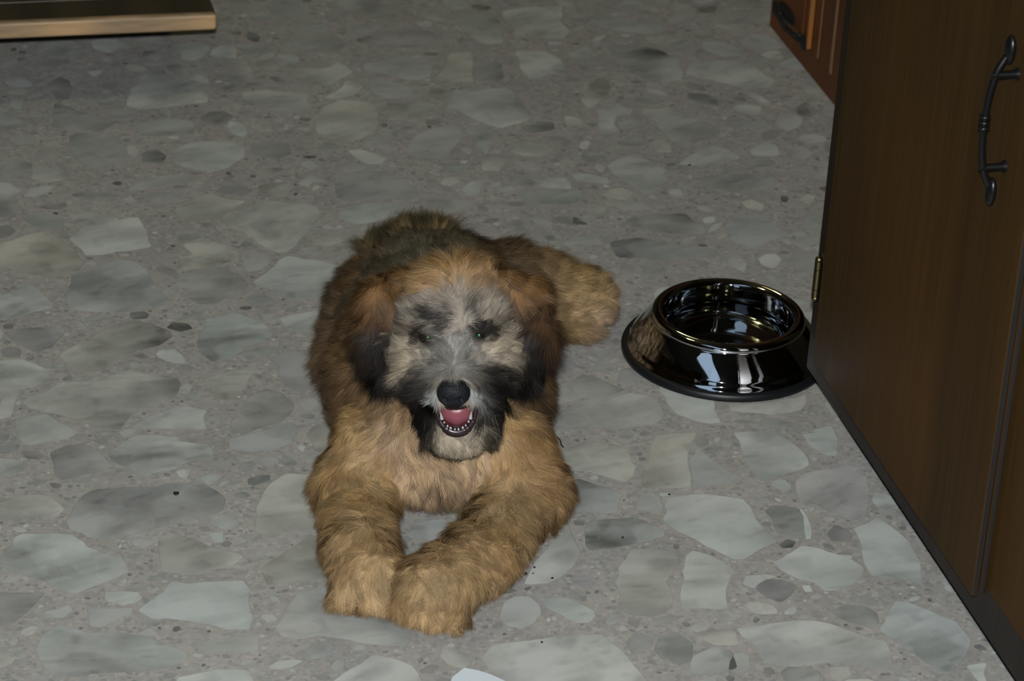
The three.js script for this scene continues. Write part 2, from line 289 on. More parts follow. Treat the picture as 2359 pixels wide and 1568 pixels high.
  fragment('c', [-255, -237, -234, -253, -243, -282, -208, -287, -190, -272, -178, -248, -183, -225, -210, -225, -235, -214, -252, -210]);
  fragment('g', [-266, -185, -247, -203, -219, -214, -199, -209, -186, -183, -180, -164, -192, -133, -211, -133, -225, -120, -246, -121, -259, -140, -253, -162, -266, -170]);
  fragment('c', [-235, -393, -220, -401, -188, -423, -176, -408, -147, -394, -164, -377, -182, -357, -191, -345, -214, -345, -233, -354, -240, -377]);
  fragment('c', [-181, -339, -156, -364, -129, -394, -104, -387, -61, -368, -58, -345, -73, -321, -81, -299, -97, -279, -104, -262, -121, -242, -131, -244, -149, -268, -156, -294, -165, -308, -182, -323]);
  fragment('m', [-457, -432, -440, -437, -428, -409, -441, -388, -460, -391]);
  fragment('w', [-399, -100, -390, -96, -383, -78, -390, -76, -396, -91]);
  fragment('w', [-413, -65, -406, -73, -407, -62]);
  fragment('w', [-173, -170, -151, -194, -131, -225, -119, -233, -102, -221, -74, -208, -63, -191, -68, -171, -80, -143, -90, -118, -110, -117, -136, -115, -147, -129, -160, -151, -172, -161]);
  fragment('c', [-124, -437, -106, -444, -81, -438, -87, -411, -92, -399, -113, -402, -122, -416]);
  fragment('w', [-72, -437, -55, -458, -27, -461, -25, -451, -34, -438, -51, -441, -61, -425]);
  fragment('g', [-23, -444, 24, -462, 53, -458, 65, -442, 71, -408, 80, -379, 56, -379, 29, -374, -14, -377, -29, -387, -26, -413]);
  fragment('w', [-35, -342, -23, -357, 6, -367, 36, -364, 55, -353, 50, -334, 30, -323, 1, -311, -19, -310, -38, -326]);
  fragment('c', [-84, -281, -53, -280, -43, -266, -65, -253, -83, -260]);
  fragment('m', [-178, -222, -164, -245, -142, -242, -142, -227, -160, -199, -177, -198]);
  fragment('w', [-157, -72, -140, -78, -109, -85, -118, -36, -141, -33, -155, -52]);
  fragment('c', [-78, -236, -50, -246, -46, -238, -65, -219]);
  fragment('w', [80, -369, 107, -366, 134, -359, 144, -348, 135, -335, 117, -325, 98, -327, 82, -339]);
  fragment('c', [233, -289, 248, -301, 262, -299, 274, -268, 252, -271, 236, -279]);
  fragment('w', [174, -401, 189, -409, 191, -399, 179, -393]);
  fragment('m', [156, -333, 166, -338, 166, -330]);
  fragment('w', [-495, -14, -482, -15, -466, -14, -450, 3, -439, 15, -433, 42, -443, 43, -455, 52, -468, 55, -475, 65, -482, 82, -486, 104, -490, 116, -502, 121, -506, 121]);
  fragment('c', [-474, 88, -467, 76, -445, 67, -429, 48, -409, 49, -389, 51, -370, 41, -357, 33, -346, 30, -333, 41, -297, 57, -295, 68, -302, 93, -313, 104, -343, 123, -359, 133, -367, 147, -375, 163, -390, 156, -405, 146, -423, 131, -438, 118, -454, 110, -468, 99]);
  fragment('w', [-486, 126, -477, 120, -450, 117, -445, 127, -436, 139, -419, 161, -432, 174, -454, 178, -477, 182, -483, 171, -486, 153]);
  fragment('c', [-268, 64, -246, 54, -205, 39, -203, 50, -215, 64, -224, 89, -242, 112, -248, 116, -261, 107, -263, 99, -267, 80]);
  fragment('w', [-358, 155, -349, 142, -332, 134, -296, 122, -275, 135, -282, 162, -280, 177, -313, 171, -358, 165]);
  fragment('w', [-393, 211, -381, 199, -360, 179, -338, 181, -329, 185, -315, 189, -312, 199, -284, 211, -281, 228, -285, 235, -311, 243, -329, 257, -345, 259, -360, 267, -367, 263, -376, 247, -392, 224]);
  fragment('g', [-455, 202, -436, 190, -419, 188, -404, 205, -398, 223, -392, 238, -407, 250, -431, 255, -448, 262, -454, 247, -453, 228]);
  fragment('c', [-485, 195, -469, 195, -462, 206, -466, 215, -480, 210]);
  fragment('w', [-401, 176, -391, 167, -383, 171, -395, 192, -401, 191]);
  fragment('g', [-437, 308, -416, 286, -370, 288, -321, 286, -303, 291, -289, 310, -283, 327, -289, 349, -309, 359, -339, 366, -364, 375, -390, 384, -412, 390, -431, 382, -450, 362, -452, 343]);
  fragment('c', [-519, 294, -497, 286, -475, 288, -464, 294, -452, 321, -460, 333, -486, 334, -516, 333, -522, 328]);
  fragment('w', [-326, 262, -318, 259, -311, 262, -318, 281, -324, 274]);
  fragment('w', [-304, 280, -291, 273, -278, 278, -295, 295]);
  fragment('m', [-251, 163, -241, 145, -223, 113, -203, 95, -185, 108, -176, 135, -188, 161, -201, 176, -222, 182, -243, 194, -253, 182]);
  fragment('g', [-260, 203, -243, 196, -213, 187, -184, 175, -180, 193, -194, 220, -221, 235, -250, 236, -262, 224]);
  fragment('w', [-287, 301, -281, 290, -273, 289, -279, 297]);
  fragment('g', [-485, 261, -462, 258, -467, 266, -484, 266]);
  fragment('w', [-501, 261, -492, 253, -491, 265]);
  fragment('m', [-511, 205, -492, 211, -481, 224, -488, 237, -515, 247]);
  fragment('w', [-527, 411, -522, 401, -513, 385, -507, 368, -499, 363, -483, 366, -464, 368, -449, 373, -440, 388, -437, 399, -426, 409, -415, 419, -405, 423, -401, 445, -401, 452, -416, 462, -432, 470, -449, 478, -459, 485, -468, 476, -481, 462, -493, 450, -507, 441, -519, 431, -525, 421]);
  fragment('c', [-361, 389, -343, 389, -327, 401, -310, 421, -286, 436, -282, 443, -298, 460, -319, 461, -331, 469, -349, 464, -368, 457, -366, 430]);
  fragment('w', [-428, 487, -412, 487, -396, 492, -394, 503, -401, 510, -415, 512, -429, 503, -430, 495]);
  fragment('w', [-364, 481, -359, 477, -345, 484, -311, 485, -289, 487, -285, 506, -291, 536, -290, 556, -297, 575, -318, 572, -333, 561, -356, 550, -375, 542, -388, 542, -400, 524, -387, 510, -371, 494]);
  fragment('g', [-449, 511, -429, 517, -405, 519, -407, 529, -418, 534, -439, 548, -450, 546, -450, 530]);
  fragment('w', [-506, 578, -498, 554, -479, 538, -468, 545, -453, 558, -425, 560, -407, 569, -394, 575, -383, 587, -364, 605, -363, 615, -380, 628, -403, 630, -429, 629, -450, 626, -474, 629, -493, 628, -500, 610, -504, 594]);
  fragment('g', [-534, 470, -510, 475, -488, 477, -498, 494, -510, 512, -529, 533, -537, 532, -540, 516, -537, 476]);
  fragment('w', [-518, 543, -506, 535, -500, 540, -509, 551, -517, 549]);
  fragment('g', [-390, 389, -382, 387, -366, 399, -382, 412, -390, 402]);
  fragment('w', [-421, 399, -405, 393, -408, 406, -420, 404]);
  fragment('w', [-310, 393, -295, 391, -298, 410, -307, 411]);
  fragment('m', [-405, 564, -393, 557, -386, 571, -400, 570]);
  fragment('m', [-359, 594, -337, 588, -310, 587, -290, 588, -294, 615, -309, 615, -341, 610]);
  fragment('w', [-378, 647, -356, 643, -324, 641, -308, 647, -307, 670, -380, 658]);
  fragment('w', [-372, 635, -360, 624, -354, 628, -358, 639]);
  fragment('w', [-507, 525, -500, 520, -498, 522, -505, 528]);
  fragment('m', [-492, 513, -478, 510, -467, 503, -464, 514, -476, 526, -491, 522]);
  fragment('w', [-510, 349, -501, 349, -495, 355, -496, 360, -505, 358]);
  fragment('w', [-412, 469, -406, 464, -404, 470, -409, 474]);
  fragment('w', [-386, 490, -376, 485, -374, 489, -383, 496]);
  fragment('c', [-256, 367, -246, 333, -232, 304, -210, 284, -183, 293, -170, 327, -184, 400, -212, 402, -228, 403, -248, 411, -262, 394]);
  fragment('c', [-267, 467, -259, 459, -232, 436, -198, 413, -187, 415, -200, 497, -214, 496, -232, 500, -255, 498, -266, 497]);
  fragment('m', [-263, 565, -256, 546, -237, 516, -223, 514, -205, 508, -187, 532, -174, 555, -147, 589, -140, 611, -149, 629, -174, 624, -207, 607, -231, 597, -254, 600, -268, 592, -271, 577]);
  fragment('w', [-231, 677, -217, 664, -184, 639, -165, 650, -151, 664, -148, 678, -147, 697, -232, 683]);
  fragment('w', [-106, 425, -93, 405, -61, 401, -57, 428, -77, 449, -93, 440]);
  fragment('m', [-102, 449, -81, 456, -99, 479, -106, 469]);
  fragment('w', [76, 467, 89, 429, 113, 430, 140, 430, 153, 445, 164, 461, 160, 471, 136, 479, 104, 485, 75, 486, 74, 475]);
  fragment('c', [97, 523, 119, 491, 143, 495, 164, 503, 161, 522, 149, 542, 137, 557, 138, 572, 134, 594, 128, 606, 106, 618, 87, 611, 75, 601, 84, 576, 86, 551]);
  fragment('w', [172, 513, 182, 504, 194, 512, 206, 527, 215, 548, 203, 563, 186, 613, 179, 616, 163, 611, 140, 608, 145, 585, 158, 556, 166, 529]);
  fragment('w', [2, 575, 10, 568, 24, 568, 38, 579, 49, 597, 49, 607, 40, 618, 25, 615, 16, 600, 6, 588]);
  fragment('d', [42, 535, 50, 532, 60, 538, 64, 549, 55, 557, 44, 546]);
  fragment('g', [32, 565, 40, 555, 50, 568, 45, 580, 37, 573]);
  fragment('m', [-47, 596, -35, 567, -21, 559, -8, 563, -2, 578, -4, 594, -17, 611, -29, 617, -42, 611]);
  fragment('w', [-81, 662, -65, 641, -35, 640, 22, 639, 46, 641, 52, 654, 60, 675, 64, 701, 70, 725, 64, 735, -75, 713, -75, 690, -81, 668]);
  fragment('w', [-8, 538, 52, 432, 66, 432, 65, 463, 64, 489, 52, 511, 34, 530, 17, 540, 1, 540]);
  fragment('m', [92, 674, 104, 654, 122, 649, 132, 671, 125, 694, 110, 705, 93, 690]);
  fragment('g', [67, 658, 84, 643, 96, 655, 89, 670, 68, 680]);
  fragment('g', [98, 629, 120, 619, 139, 622, 118, 631, 99, 634]);
  fragment('m', [127, 692, 153, 680, 167, 691, 164, 720, 133, 728, 116, 721]);
  fragment('d', [73, 426, 84, 430, 82, 437, 73, 435]);
  fragment('m', [102, 229, 115, 200, 130, 187, 158, 173, 184, 174, 207, 165, 227, 176, 234, 195, 234, 218, 215, 241, 189, 242, 170, 244, 144, 235, 113, 238]);
  fragment('m', [124, 137, 143, 132, 165, 116, 176, 120, 188, 138, 204, 157, 183, 168, 158, 167, 136, 174, 114, 181]);
  fragment('w', [243, 165, 257, 140, 310, 140, 297, 204, 292, 235, 291, 247, 278, 248, 262, 238, 247, 220, 244, 197]);
  fragment('c', [210, 265, 234, 264, 258, 265, 249, 281, 235, 294, 230, 322, 224, 355, 216, 380, 195, 377, 166, 372, 166, 363, 179, 332, 194, 297, 204, 277]);
  fragment('m', [248, 298, 259, 332, 275, 366, 263, 378, 238, 379, 227, 382, 219, 381, 226, 356, 232, 323]);
  fragment('c', [80, 297, 94, 277, 113, 275, 125, 267, 142, 270, 160, 277, 170, 291, 168, 315, 169, 328, 159, 350, 148, 358, 130, 341, 114, 329, 96, 324]);
  fragment('m', [89, 349, 100, 343, 118, 360, 140, 382, 131, 397, 124, 417, 110, 417, 92, 412, 79, 415, 81, 380]);
  fragment('w', [151, 400, 159, 385, 171, 385, 178, 393, 176, 411, 172, 422, 162, 427, 146, 413]);
  fragment('w', [168, 440, 186, 397, 208, 395, 226, 395, 249, 404, 266, 412, 269, 429, 267, 453, 272, 483, 276, 501, 260, 508, 247, 516, 231, 528, 220, 527, 207, 508, 191, 481, 177, 463]);
  fragment('w', [299, 272, 315, 272, 345, 279, 354, 296, 363, 324, 361, 353, 348, 361, 334, 366, 313, 375, 300, 379, 296, 372, 293, 346, 297, 312]);
  fragment('w', [170, 259, 178, 253, 187, 257, 183, 264, 172, 266]);
  fragment('w', [146, 253, 156, 247, 157, 260, 162, 268]);
  fragment('c', [113, 343, 122, 338, 122, 347, 114, 347]);
  fragment('g', [202, 135, 212, 110, 229, 107, 230, 139, 209, 143]);
  fragment('w', [179, 387, 191, 386, 189, 394, 180, 393]);
  fragment('w', [376, 287, 391, 286, 390, 279, 414, 273, 413, 287, 406, 319, 398, 337, 388, 338, 378, 319, 375, 307]);
  fragment('c', [314, 208, 342, 212, 378, 207, 408, 199, 402, 219, 391, 233, 368, 238, 336, 231, 310, 222]);
  fragment('p', [329, 404, 344, 373, 363, 366, 382, 366, 399, 358, 416, 367, 415, 388, 409, 416, 392, 455, 382, 463, 376, 471, 369, 472, 358, 457, 349, 449, 342, 434, 326, 427]);
  fragment('w', [366, 488, 384, 481, 396, 472, 401, 475, 407, 492, 413, 511, 414, 540, 413, 562, 406, 585, 400, 605, 394, 600, 381, 589, 367, 587, 354, 579, 354, 555, 358, 538, 365, 508]);
  fragment('m', [282, 440, 296, 429, 320, 439, 315, 471, 308, 500, 284, 491, 285, 455]);
  fragment('w', [321, 442, 323, 443, 322, 472, 313, 501, 308, 501, 316, 471]);
  fragment('d', [276, 507, 288, 498, 295, 504, 288, 514, 278, 514]);
  fragment('g', [334, 494, 349, 478, 358, 491, 360, 500, 353, 513, 334, 508]);
  fragment('w', [259, 538, 268, 535, 291, 519, 300, 512, 326, 531, 342, 545, 350, 565, 343, 579, 329, 592, 309, 601, 296, 599, 290, 583, 275, 573, 264, 556]);
  fragment('d', [230, 578, 243, 570, 255, 572, 264, 579, 269, 588, 255, 605, 243, 613, 232, 602, 226, 587]);
  fragment('w', [215, 574, 223, 560, 246, 561, 254, 566, 240, 570, 229, 578, 224, 584]);
  fragment('w', [185, 652, 214, 650, 234, 649, 253, 648, 280, 659, 299, 678, 326, 699, 323, 722, 318, 741, 309, 748, 280, 733, 259, 725, 236, 726, 203, 721, 192, 714, 193, 685, 185, 664]);
  fragment('w', [326, 679, 347, 649, 361, 631, 374, 635, 391, 654, 409, 676, 411, 695, 412, 711, 399, 733, 384, 750, 372, 763, 365, 764, 353, 741, 342, 715, 335, 694]);
  fragment('m', [292, 638, 306, 628, 319, 632, 329, 636, 334, 649, 330, 667, 316, 671, 300, 658, 292, 649]);
  fragment('w', [396, 641, 403, 639, 406, 646, 396, 650]);
  fragment('w', [275, 587, 283, 587, 282, 599, 275, 598]);
  fragment('m', [160, 707, 172, 691, 182, 699, 176, 721, 163, 733, 154, 722]);
  fragment('m', [204, 734, 215, 726, 237, 733, 242, 742, 234, 760, 204, 755]);
  fragment('w', [391, 753, 413, 751, 399, 787, 393, 780]);
  fragment('w', [333, 536, 345, 540, 344, 545, 335, 540]);
  fragment('d', [322, 512, 331, 516, 330, 527, 323, 521]);
  fragment('c', [-174, 205, -163, 187, -145, 185, -144, 195, -149, 244, -164, 248, -171, 238, -170, 218]);
  fragment('d', [-186, 23, -154, 11, -137, 40, -145, 93, -163, 113, -176, 93]);
  fragment('w', [-189, 230, -184, 226, -180, 232, -185, 241]);
}
{ // the smaller pieces between them and the floor beyond the frame
  const random = rng(4242), loose = [], inFrame = (x, z) => { const v = new THREE.Vector3(x, 0, z).project(camera); return Math.abs(v.x) < 1.03 && Math.abs(v.y) < 1.03; };
  const sizes = [[0.075, 500, 0], [0.052, 2500, 0], [0.040, 5000, 0], [0.030, 7000, 0.35], [0.02, 6000, 0.5], [0.012, 16000, 0.6], [0.0075, 34000, 0.62], [0.0045, 42000, 0.66]];
  for (const [size, tries, least] of sizes) for (let k = 0; k < tries; k++) {
    const far = size > 0.006, x = far ? -1.9 + 3.7 * random() : -0.65 + 1.5 * random(), z = far ? -2.1 + 3.8 * random() : -0.75 + 1.6 * random();
    const seen = inFrame(x, z); if (!seen && size < 0.03) continue; if (seen && size > 0.035 && z > -0.12) continue;
    const r = size * (0.7 + 0.6 * random()), n = 5 + Math.floor(random() * 3), turn = random() * 6.3, flat = 0.42 + 0.5 * random(), pts = [];
    for (let i = 0; i < n; i++) { const a = (i + 0.55 * random()) / n * 2 * Math.PI, q = r * (0.75 + 0.4 * random()) / 1.6; const u = Math.cos(a) * q, v = Math.sin(a) * q * flat; pts.push([x + u * Math.cos(turn) - v * Math.sin(turn), z + u * Math.sin(turn) + v * Math.cos(turn)]); }
    if (!cells(pts, 0.0018, (i) => !taken[i])) continue;
    cells(pts, 0.0008, (i) => { taken[i] = 1; });
    const t = random(), kind = size < 0.026 ? (t < 0.10 ? 'w' : t < 0.5 ? 'm' : t < 0.97 ? 'g' : 'd') : t < 0.12 ? 'w' : t < 0.3 ? 'c' : t < 0.75 ? 'm' : 'g';
    const shape = size > 0.018 ? wander(pts, random, 0.02, 0.14) : pts;
    if (seen && size > 0.015 && stones < 300) { lay(shape, kind); continue; }
    loose.push(slab(shape, tones(kind), random, size < 0.01 ? 0.0005 : 0.0008));
  }
  const m = part('stone_chips', mergeGeometries(loose), stoneMaterial, floor); m.userData.kind = 'stuff';
  console.log('stones', stones, 'chips', loose.length);
}
// ---------------------------------------------------------------- kitchen cabinets
const woodMap = (seed, r, g, b, contrast) => texture(512, (u, v) => {
  const w = 0.6 * tnoise(u * 2, v * 2, 2, 2, seed), grain = tnoise(u * 26 + w * 3, v * 2 + w, 26, 2, seed + 1), fine = tnoise(u * 120 + w * 8, v * 7, 120, 7, seed + 2), blotch = tnoise(u * 4, v * 3, 4, 3, seed + 3), pore = tnoise(u * 250, v * 24, 250, 24, seed + 4);
  let t = 1 + contrast * (0.09 * grain + 0.12 * fine + 0.22 * blotch) - 0.10 * Math.max(0, pore - 0.4); const k = 0.08 * blotch;
  return [r * t * (1 + k), g * t, b * t * (1 - k)];
});
const doorWood = std({ map: woodMap(101, 0.62, 0.6, 0.55, 1), color: lin(0.084, 0.043, 0.0118), roughness: 0.6, specularIntensity: 0.3 });
const frameWood = std({ map: woodMap(111, 0.6, 0.6, 0.58, 0.8), color: lin(0.026, 0.018, 0.011), roughness: 0.6, specularIntensity: 0.3 });
const redWood = std({ map: woodMap(121, 0.62, 0.6, 0.55, 0.9), color: lin(0.16, 0.058, 0.02), roughness: 0.5, specularIntensity: 0.35 });
const edgeWood = std({ map: woodMap(131, 0.62, 0.6, 0.58, 0.8), color: lin(0.040, 0.034, 0.031), roughness: 0.6, specularIntensity: 0.4 });
const blackIron = std({ color: lin(0.032, 0.032, 0.034), metalness: 0.85, roughness: 0.33 });
const oldBrass = std({ color: lin(0.20, 0.165, 0.085), metalness: 1, roughness: 0.36 });
const worktopMat = std({ color: lin(0.05, 0.042, 0.035), roughness: 0.4 });
[doorWood, frameWood, redWood, edgeWood].forEach((m) => m.map.repeat.set(1 / 0.35, 1 / 0.6));

function tube(points, radius, sides = 10, closed = false) { return new THREE.TubeGeometry(new THREE.CatmullRomCurve3(points.map((p) => new THREE.Vector3(...p)), closed), points.length * 6, radius, sides, closed); }
function ball(r, x, y, z, sx = 1, sy = 1, sz = 1) { return new THREE.SphereGeometry(r, 18, 12).scale(sx, sy, sz).translate(x, y, z); }
// a bail pull with a leaf at each end, standing along y and bowing out along -x; length between the leaf tips
function pull(length) {
  const h = length / 2, out = 0.026, bow = [], g = [];
  for (let i = 0; i <= 10; i++) { const t = i / 10 * 2 - 1; bow.push([-0.008 - (out - 0.008) * Math.sqrt(Math.max(0, 1 - t * t * 0.92)) , t * h * 0.80, 0]); }
  g.push(tube(bow, 0.0034, 12));
  for (const y of [-0.0055, 0, 0.0055]) g.push(new THREE.TorusGeometry(0.0038, 0.0016, 8, 20).rotateX(Math.PI / 2).translate(-out, y, 0));
  for (const s of [-1, 1]) {
    g.push(new THREE.CylinderGeometry(0.0032, 0.0042, 0.026, 14).rotateZ(Math.PI / 2).translate(-0.012, s * h * 0.58, 0));
    g.push(new THREE.CylinderGeometry(0.0055, 0.006, 0.003, 20).rotateZ(Math.PI / 2).translate(-0.0015, s * h * 0.58, 0));
    g.push(ball(0.0082, -0.0105, s * h * 0.89, 0, 0.6, 1.7, 1.0));       // the leaf and its ribs
    for (let k = -2; k <= 2; k++) g.push(tube([[-0.0135, s * h * 0.80, 0], [-0.0148 + Math.abs(k) * 0.0012, s * h * 0.89, k * 0.0022], [-0.011, s * h * 0.975, k * 0.0028]], 0.0011, 6));
    g.push(ball(0.003, -0.010, s * h * 0.99, 0));
  }
  return g;
}
{
  const X = 0.389, FAR = 0.2405, NEAR = 1.95, H = 0.87, BOTTOM = 0.06, DEPTH = 0.60;
  const c = base('base_cabinet', 'dark brown base cabinet beside the steel bowl, with a long black pull on its door', 'cabinet', [X, 0, FAR]);
  const L = NEAR - FAR;
  part('carcass', [box(DEPTH - 0.02, H - BOTTOM, L, 0.02 + (DEPTH - 0.02) / 2, BOTTOM + (H - BOTTOM) / 2, L / 2)], frameWood, c);
  part('plinth', box(DEPTH - 0.08, BOTTOM, L - 0.004, 0.08 + (DEPTH - 0.08) / 2, BOTTOM / 2, L / 2), std({ color: lin(0.03, 0.026, 0.022), roughness: 0.6 }), c);
  part('bottom_rail', box(0.02, 0.046, L, 0.01, BOTTOM + 0.023, L / 2, 0.002), edgeWood, c);
  part('stile', box(0.02, H - BOTTOM - 0.046, 0.06, 0.01, BOTTOM + 0.046 + (H - BOTTOM - 0.046) / 2, 0.03, 0.0015), frameWood, c);
  part('stile', box(0.02, H - BOTTOM - 0.046, 0.32, 0.01, BOTTOM + 0.046 + (H - BOTTOM - 0.046) / 2, 0.525 + 0.16, 0.0015), doorWood, c);
  part('stile', box(0.02, H - BOTTOM - 0.046, L - 1.29, 0.01, BOTTOM + 0.046 + (H - BOTTOM - 0.046) / 2, (L + 1.29) / 2, 0.0015), doorWood, c);
  part('top_rail', box(0.02, 0.05, L, 0.0102, H - 0.025, L / 2, 0.0015), frameWood, c);
  const top = base('worktop', 'dark kitchen worktop lying on the dark brown base cabinet', 'worktop', [X, H, FAR]);
  part('slab', box(DEPTH + 0.03, 0.036, L + 0.02, DEPTH / 2 - 0.012, 0.018, L / 2, 0.006), worktopMat, top);
  // the doors: a lipped leaf with a groove run round its edge
  const face = -0.014;
  const leaf = (z0, z1, y0, y1) => [box(0.006, y1 - y0, z1 - z0, face + 0.003, (y0 + y1) / 2, (z0 + z1) / 2, 0.0018), box(0.006, y1 - y0 - 0.012, z1 - z0 - 0.012, face + 0.0078, (y0 + y1) / 2, (z0 + z1) / 2), box(0.0052, y1 - y0 - 0.003, z1 - z0 - 0.003, face + 0.0112, (y0 + y1) / 2, (z0 + z1) / 2, 0.0012)];
  const edge = (z0, z1, y0, y1) => [box(0.0052, y1 - y0 - 0.004, 0.0012, face + 0.0032, (y0 + y1) / 2, z1 + 0.0002, 0.0005), box(0.0044, y1 - y0 - 0.006, 0.0012, face + 0.0112, (y0 + y1) / 2, z1 - 0.0014, 0.0005)];
  const d0 = 0.0525, d1 = 0.5345, yb = 0.0965, yt = 0.70;
  const d = part('door', leaf(d0, d1, yb, yt), doorWood, c);
  part('edge_band', edge(d0, d1, yb, yt), edgeWood, d);
  part('handle', pull(0.158).map((g) => g.translate(face, 0.5735, 0.4755)), blackIron, d);
  const e = part('door', leaf(0.855, 1.335, yb, yt), doorWood, c);
  part('handle', pull(0.158).map((g) => g.translate(face, 0.5735, 0.91)), blackIron, e);
  const dr = part('drawer', leaf(d0, d1, 0.735, 0.835), doorWood, c);
  part('handle', pull(0.12).map((g) => g.rotateX(Math.PI / 2).translate(face, 0.785, 0.29)), blackIron, dr);
  // the hinge at the far edge of the door: three knuckles, ball tips, a leaf on the stile
  for (const y of [0.1945, 0.605]) {
    const hz = d0 - 0.0085, hx = face - 0.0015, g = [];
    for (const [a, b] of [[-0.0215, -0.0125], [-0.0118, 0.0118], [0.0125, 0.0215]]) g.push(new THREE.CylinderGeometry(0.0044, 0.0044, b - a, 20).translate(hx, y + (a + b) / 2, hz));
    const hinge = part('hinge', [...g, ball(0.0044, hx, y + 0.0235, hz, 1, 0.9, 1), ball(0.0042, hx, y - 0.0235, hz, 1, 0.8, 1)], oldBrass, c);
    part('leaf', [box(0.0016, 0.036, 0.03, -0.001, y, hz - 0.012), box(0.012, 0.034, 0.002, hx + 0.008, y, hz - 0.001)], oldBrass, hinge);
  }
}
{
  const X = 0.715, FAR = -0.889, NEAR = -0.30, H = 0.87, DEPTH = 0.6, L = NEAR - FAR;
  const c = base('base_cabinet', 'reddish brown cabinet farther back, with a low drawer and a black horizontal pull', 'cabinet', [X, 0, FAR]);
  part('carcass', box(DEPTH - 0.02, H, L, 0.02 + (DEPTH - 0.02) / 2, H / 2, L / 2), redWood, c);
  part('bottom_rail', box(0.021, 0.034, L, 0.0105, 0.017, L / 2, 0.0015), redWood, c);
  part('stile', box(0.02, H - 0.034, 0.03, 0.01, 0.034 + (H - 0.034) / 2, 0.015, 0.0015), redWood, c);
  part('stile', box(0.02, H - 0.034, L - 0.183, 0.01, 0.034 + (H - 0.034) / 2, 0.183 + (L - 0.183) / 2, 0.0015), redWood, c);
  const bead = std({ map: redWood.map, color: lin(0.2, 0.12, 0.07), roughness: 0.5 });
  for (const z of [0.214, 0.268, 0.272]) part('bead', new THREE.CylinderGeometry(0.0014, 0.0014, H - 0.04, 10).translate(-0.0004, 0.037 + (H - 0.04) / 2, z), bead, c);
  const dr = part('drawer', [box(0.009, 0.25, 0.150, -0.0035, 0.162, 0.107, 0.002), box(0.003, 0.22, 0.12, -0.0085, 0.162, 0.107, 0.0014)], redWood, c);
  part('edge_band', box(0.0065, 0.248, 0.0014, -0.0035, 0.162, 0.1823, 0.0005), std({ map: redWood.map, color: lin(0.40, 0.165, 0.04), roughness: 0.5 }), dr);  // bright orange paints in the flash light caught by the drawer edge
  const iron = std({ color: lin(0.012, 0.012, 0.013), metalness: 0.4, roughness: 0.6 });
  part('handle', [...pull(0.145).map((g) => g.scale(0.45, 1, 1.35).rotateX(Math.PI / 2).translate(-0.0085, 0.050, 0.120)), new THREE.SphereGeometry(0.018, 24, 14).scale(0.22, 0.6, 2.1).translate(-0.011, 0.060, 0.100)], iron, dr);
  const top = base('worktop', 'dark kitchen worktop lying on the reddish brown cabinet', 'worktop', [X, H, FAR]);
  part('slab', box(DEPTH + 0.03, 0.036, L + 0.02, DEPTH / 2 - 0.012, 0.018, L / 2, 0.006), worktopMat, top);
}
{ // the low wooden step at the back
  const z = -0.722, y = 0.10, T = 0.024, W = 1.2, D = 0.42;
  const g = base('wooden_step', 'low wooden step with a pale worn front edge and a dark brown boarded top', 'step', [-0.135, 0, z]);
  const dark = std({ map: woodMap(141, 0.6, 0.6, 0.58, 1), color: lin(0.075, 0.058, 0.038), roughness: 0.4 }), pale = std({ map: woodMap(151, 0.62, 0.6, 0.56, 1.5), color: lin(0.50, 0.345, 0.20), roughness: 0.5 });
  dark.map.repeat.set(1 / 0.1, 1 / 0.6); pale.map.rotation = Math.PI / 2; pale.map.repeat.set(1 / 0.5, 1 / 0.2);
  part('front_edge', box(W, T, 0.014, -W / 2, y + T / 2, -0.007, 0.005), pale, g);
  for (let k = 0; k < 6; k++) part('board', box(W, T - 0.004, 0.064, -W / 2, y + T / 2 - 0.001, -0.047 - k * 0.066, 0.002), dark, g);
  part('base_block', box(W - 0.5, y, 0.14, -W / 2 - 0.1, y / 2, -0.33), dark, g);
  for (const s of [-0.04, -W + 0.04]) part('batten', box(0.05, 0.02, D - 0.06, s - 0.02, y - 0.01, -D / 2 - 0.02), dark, g);
}
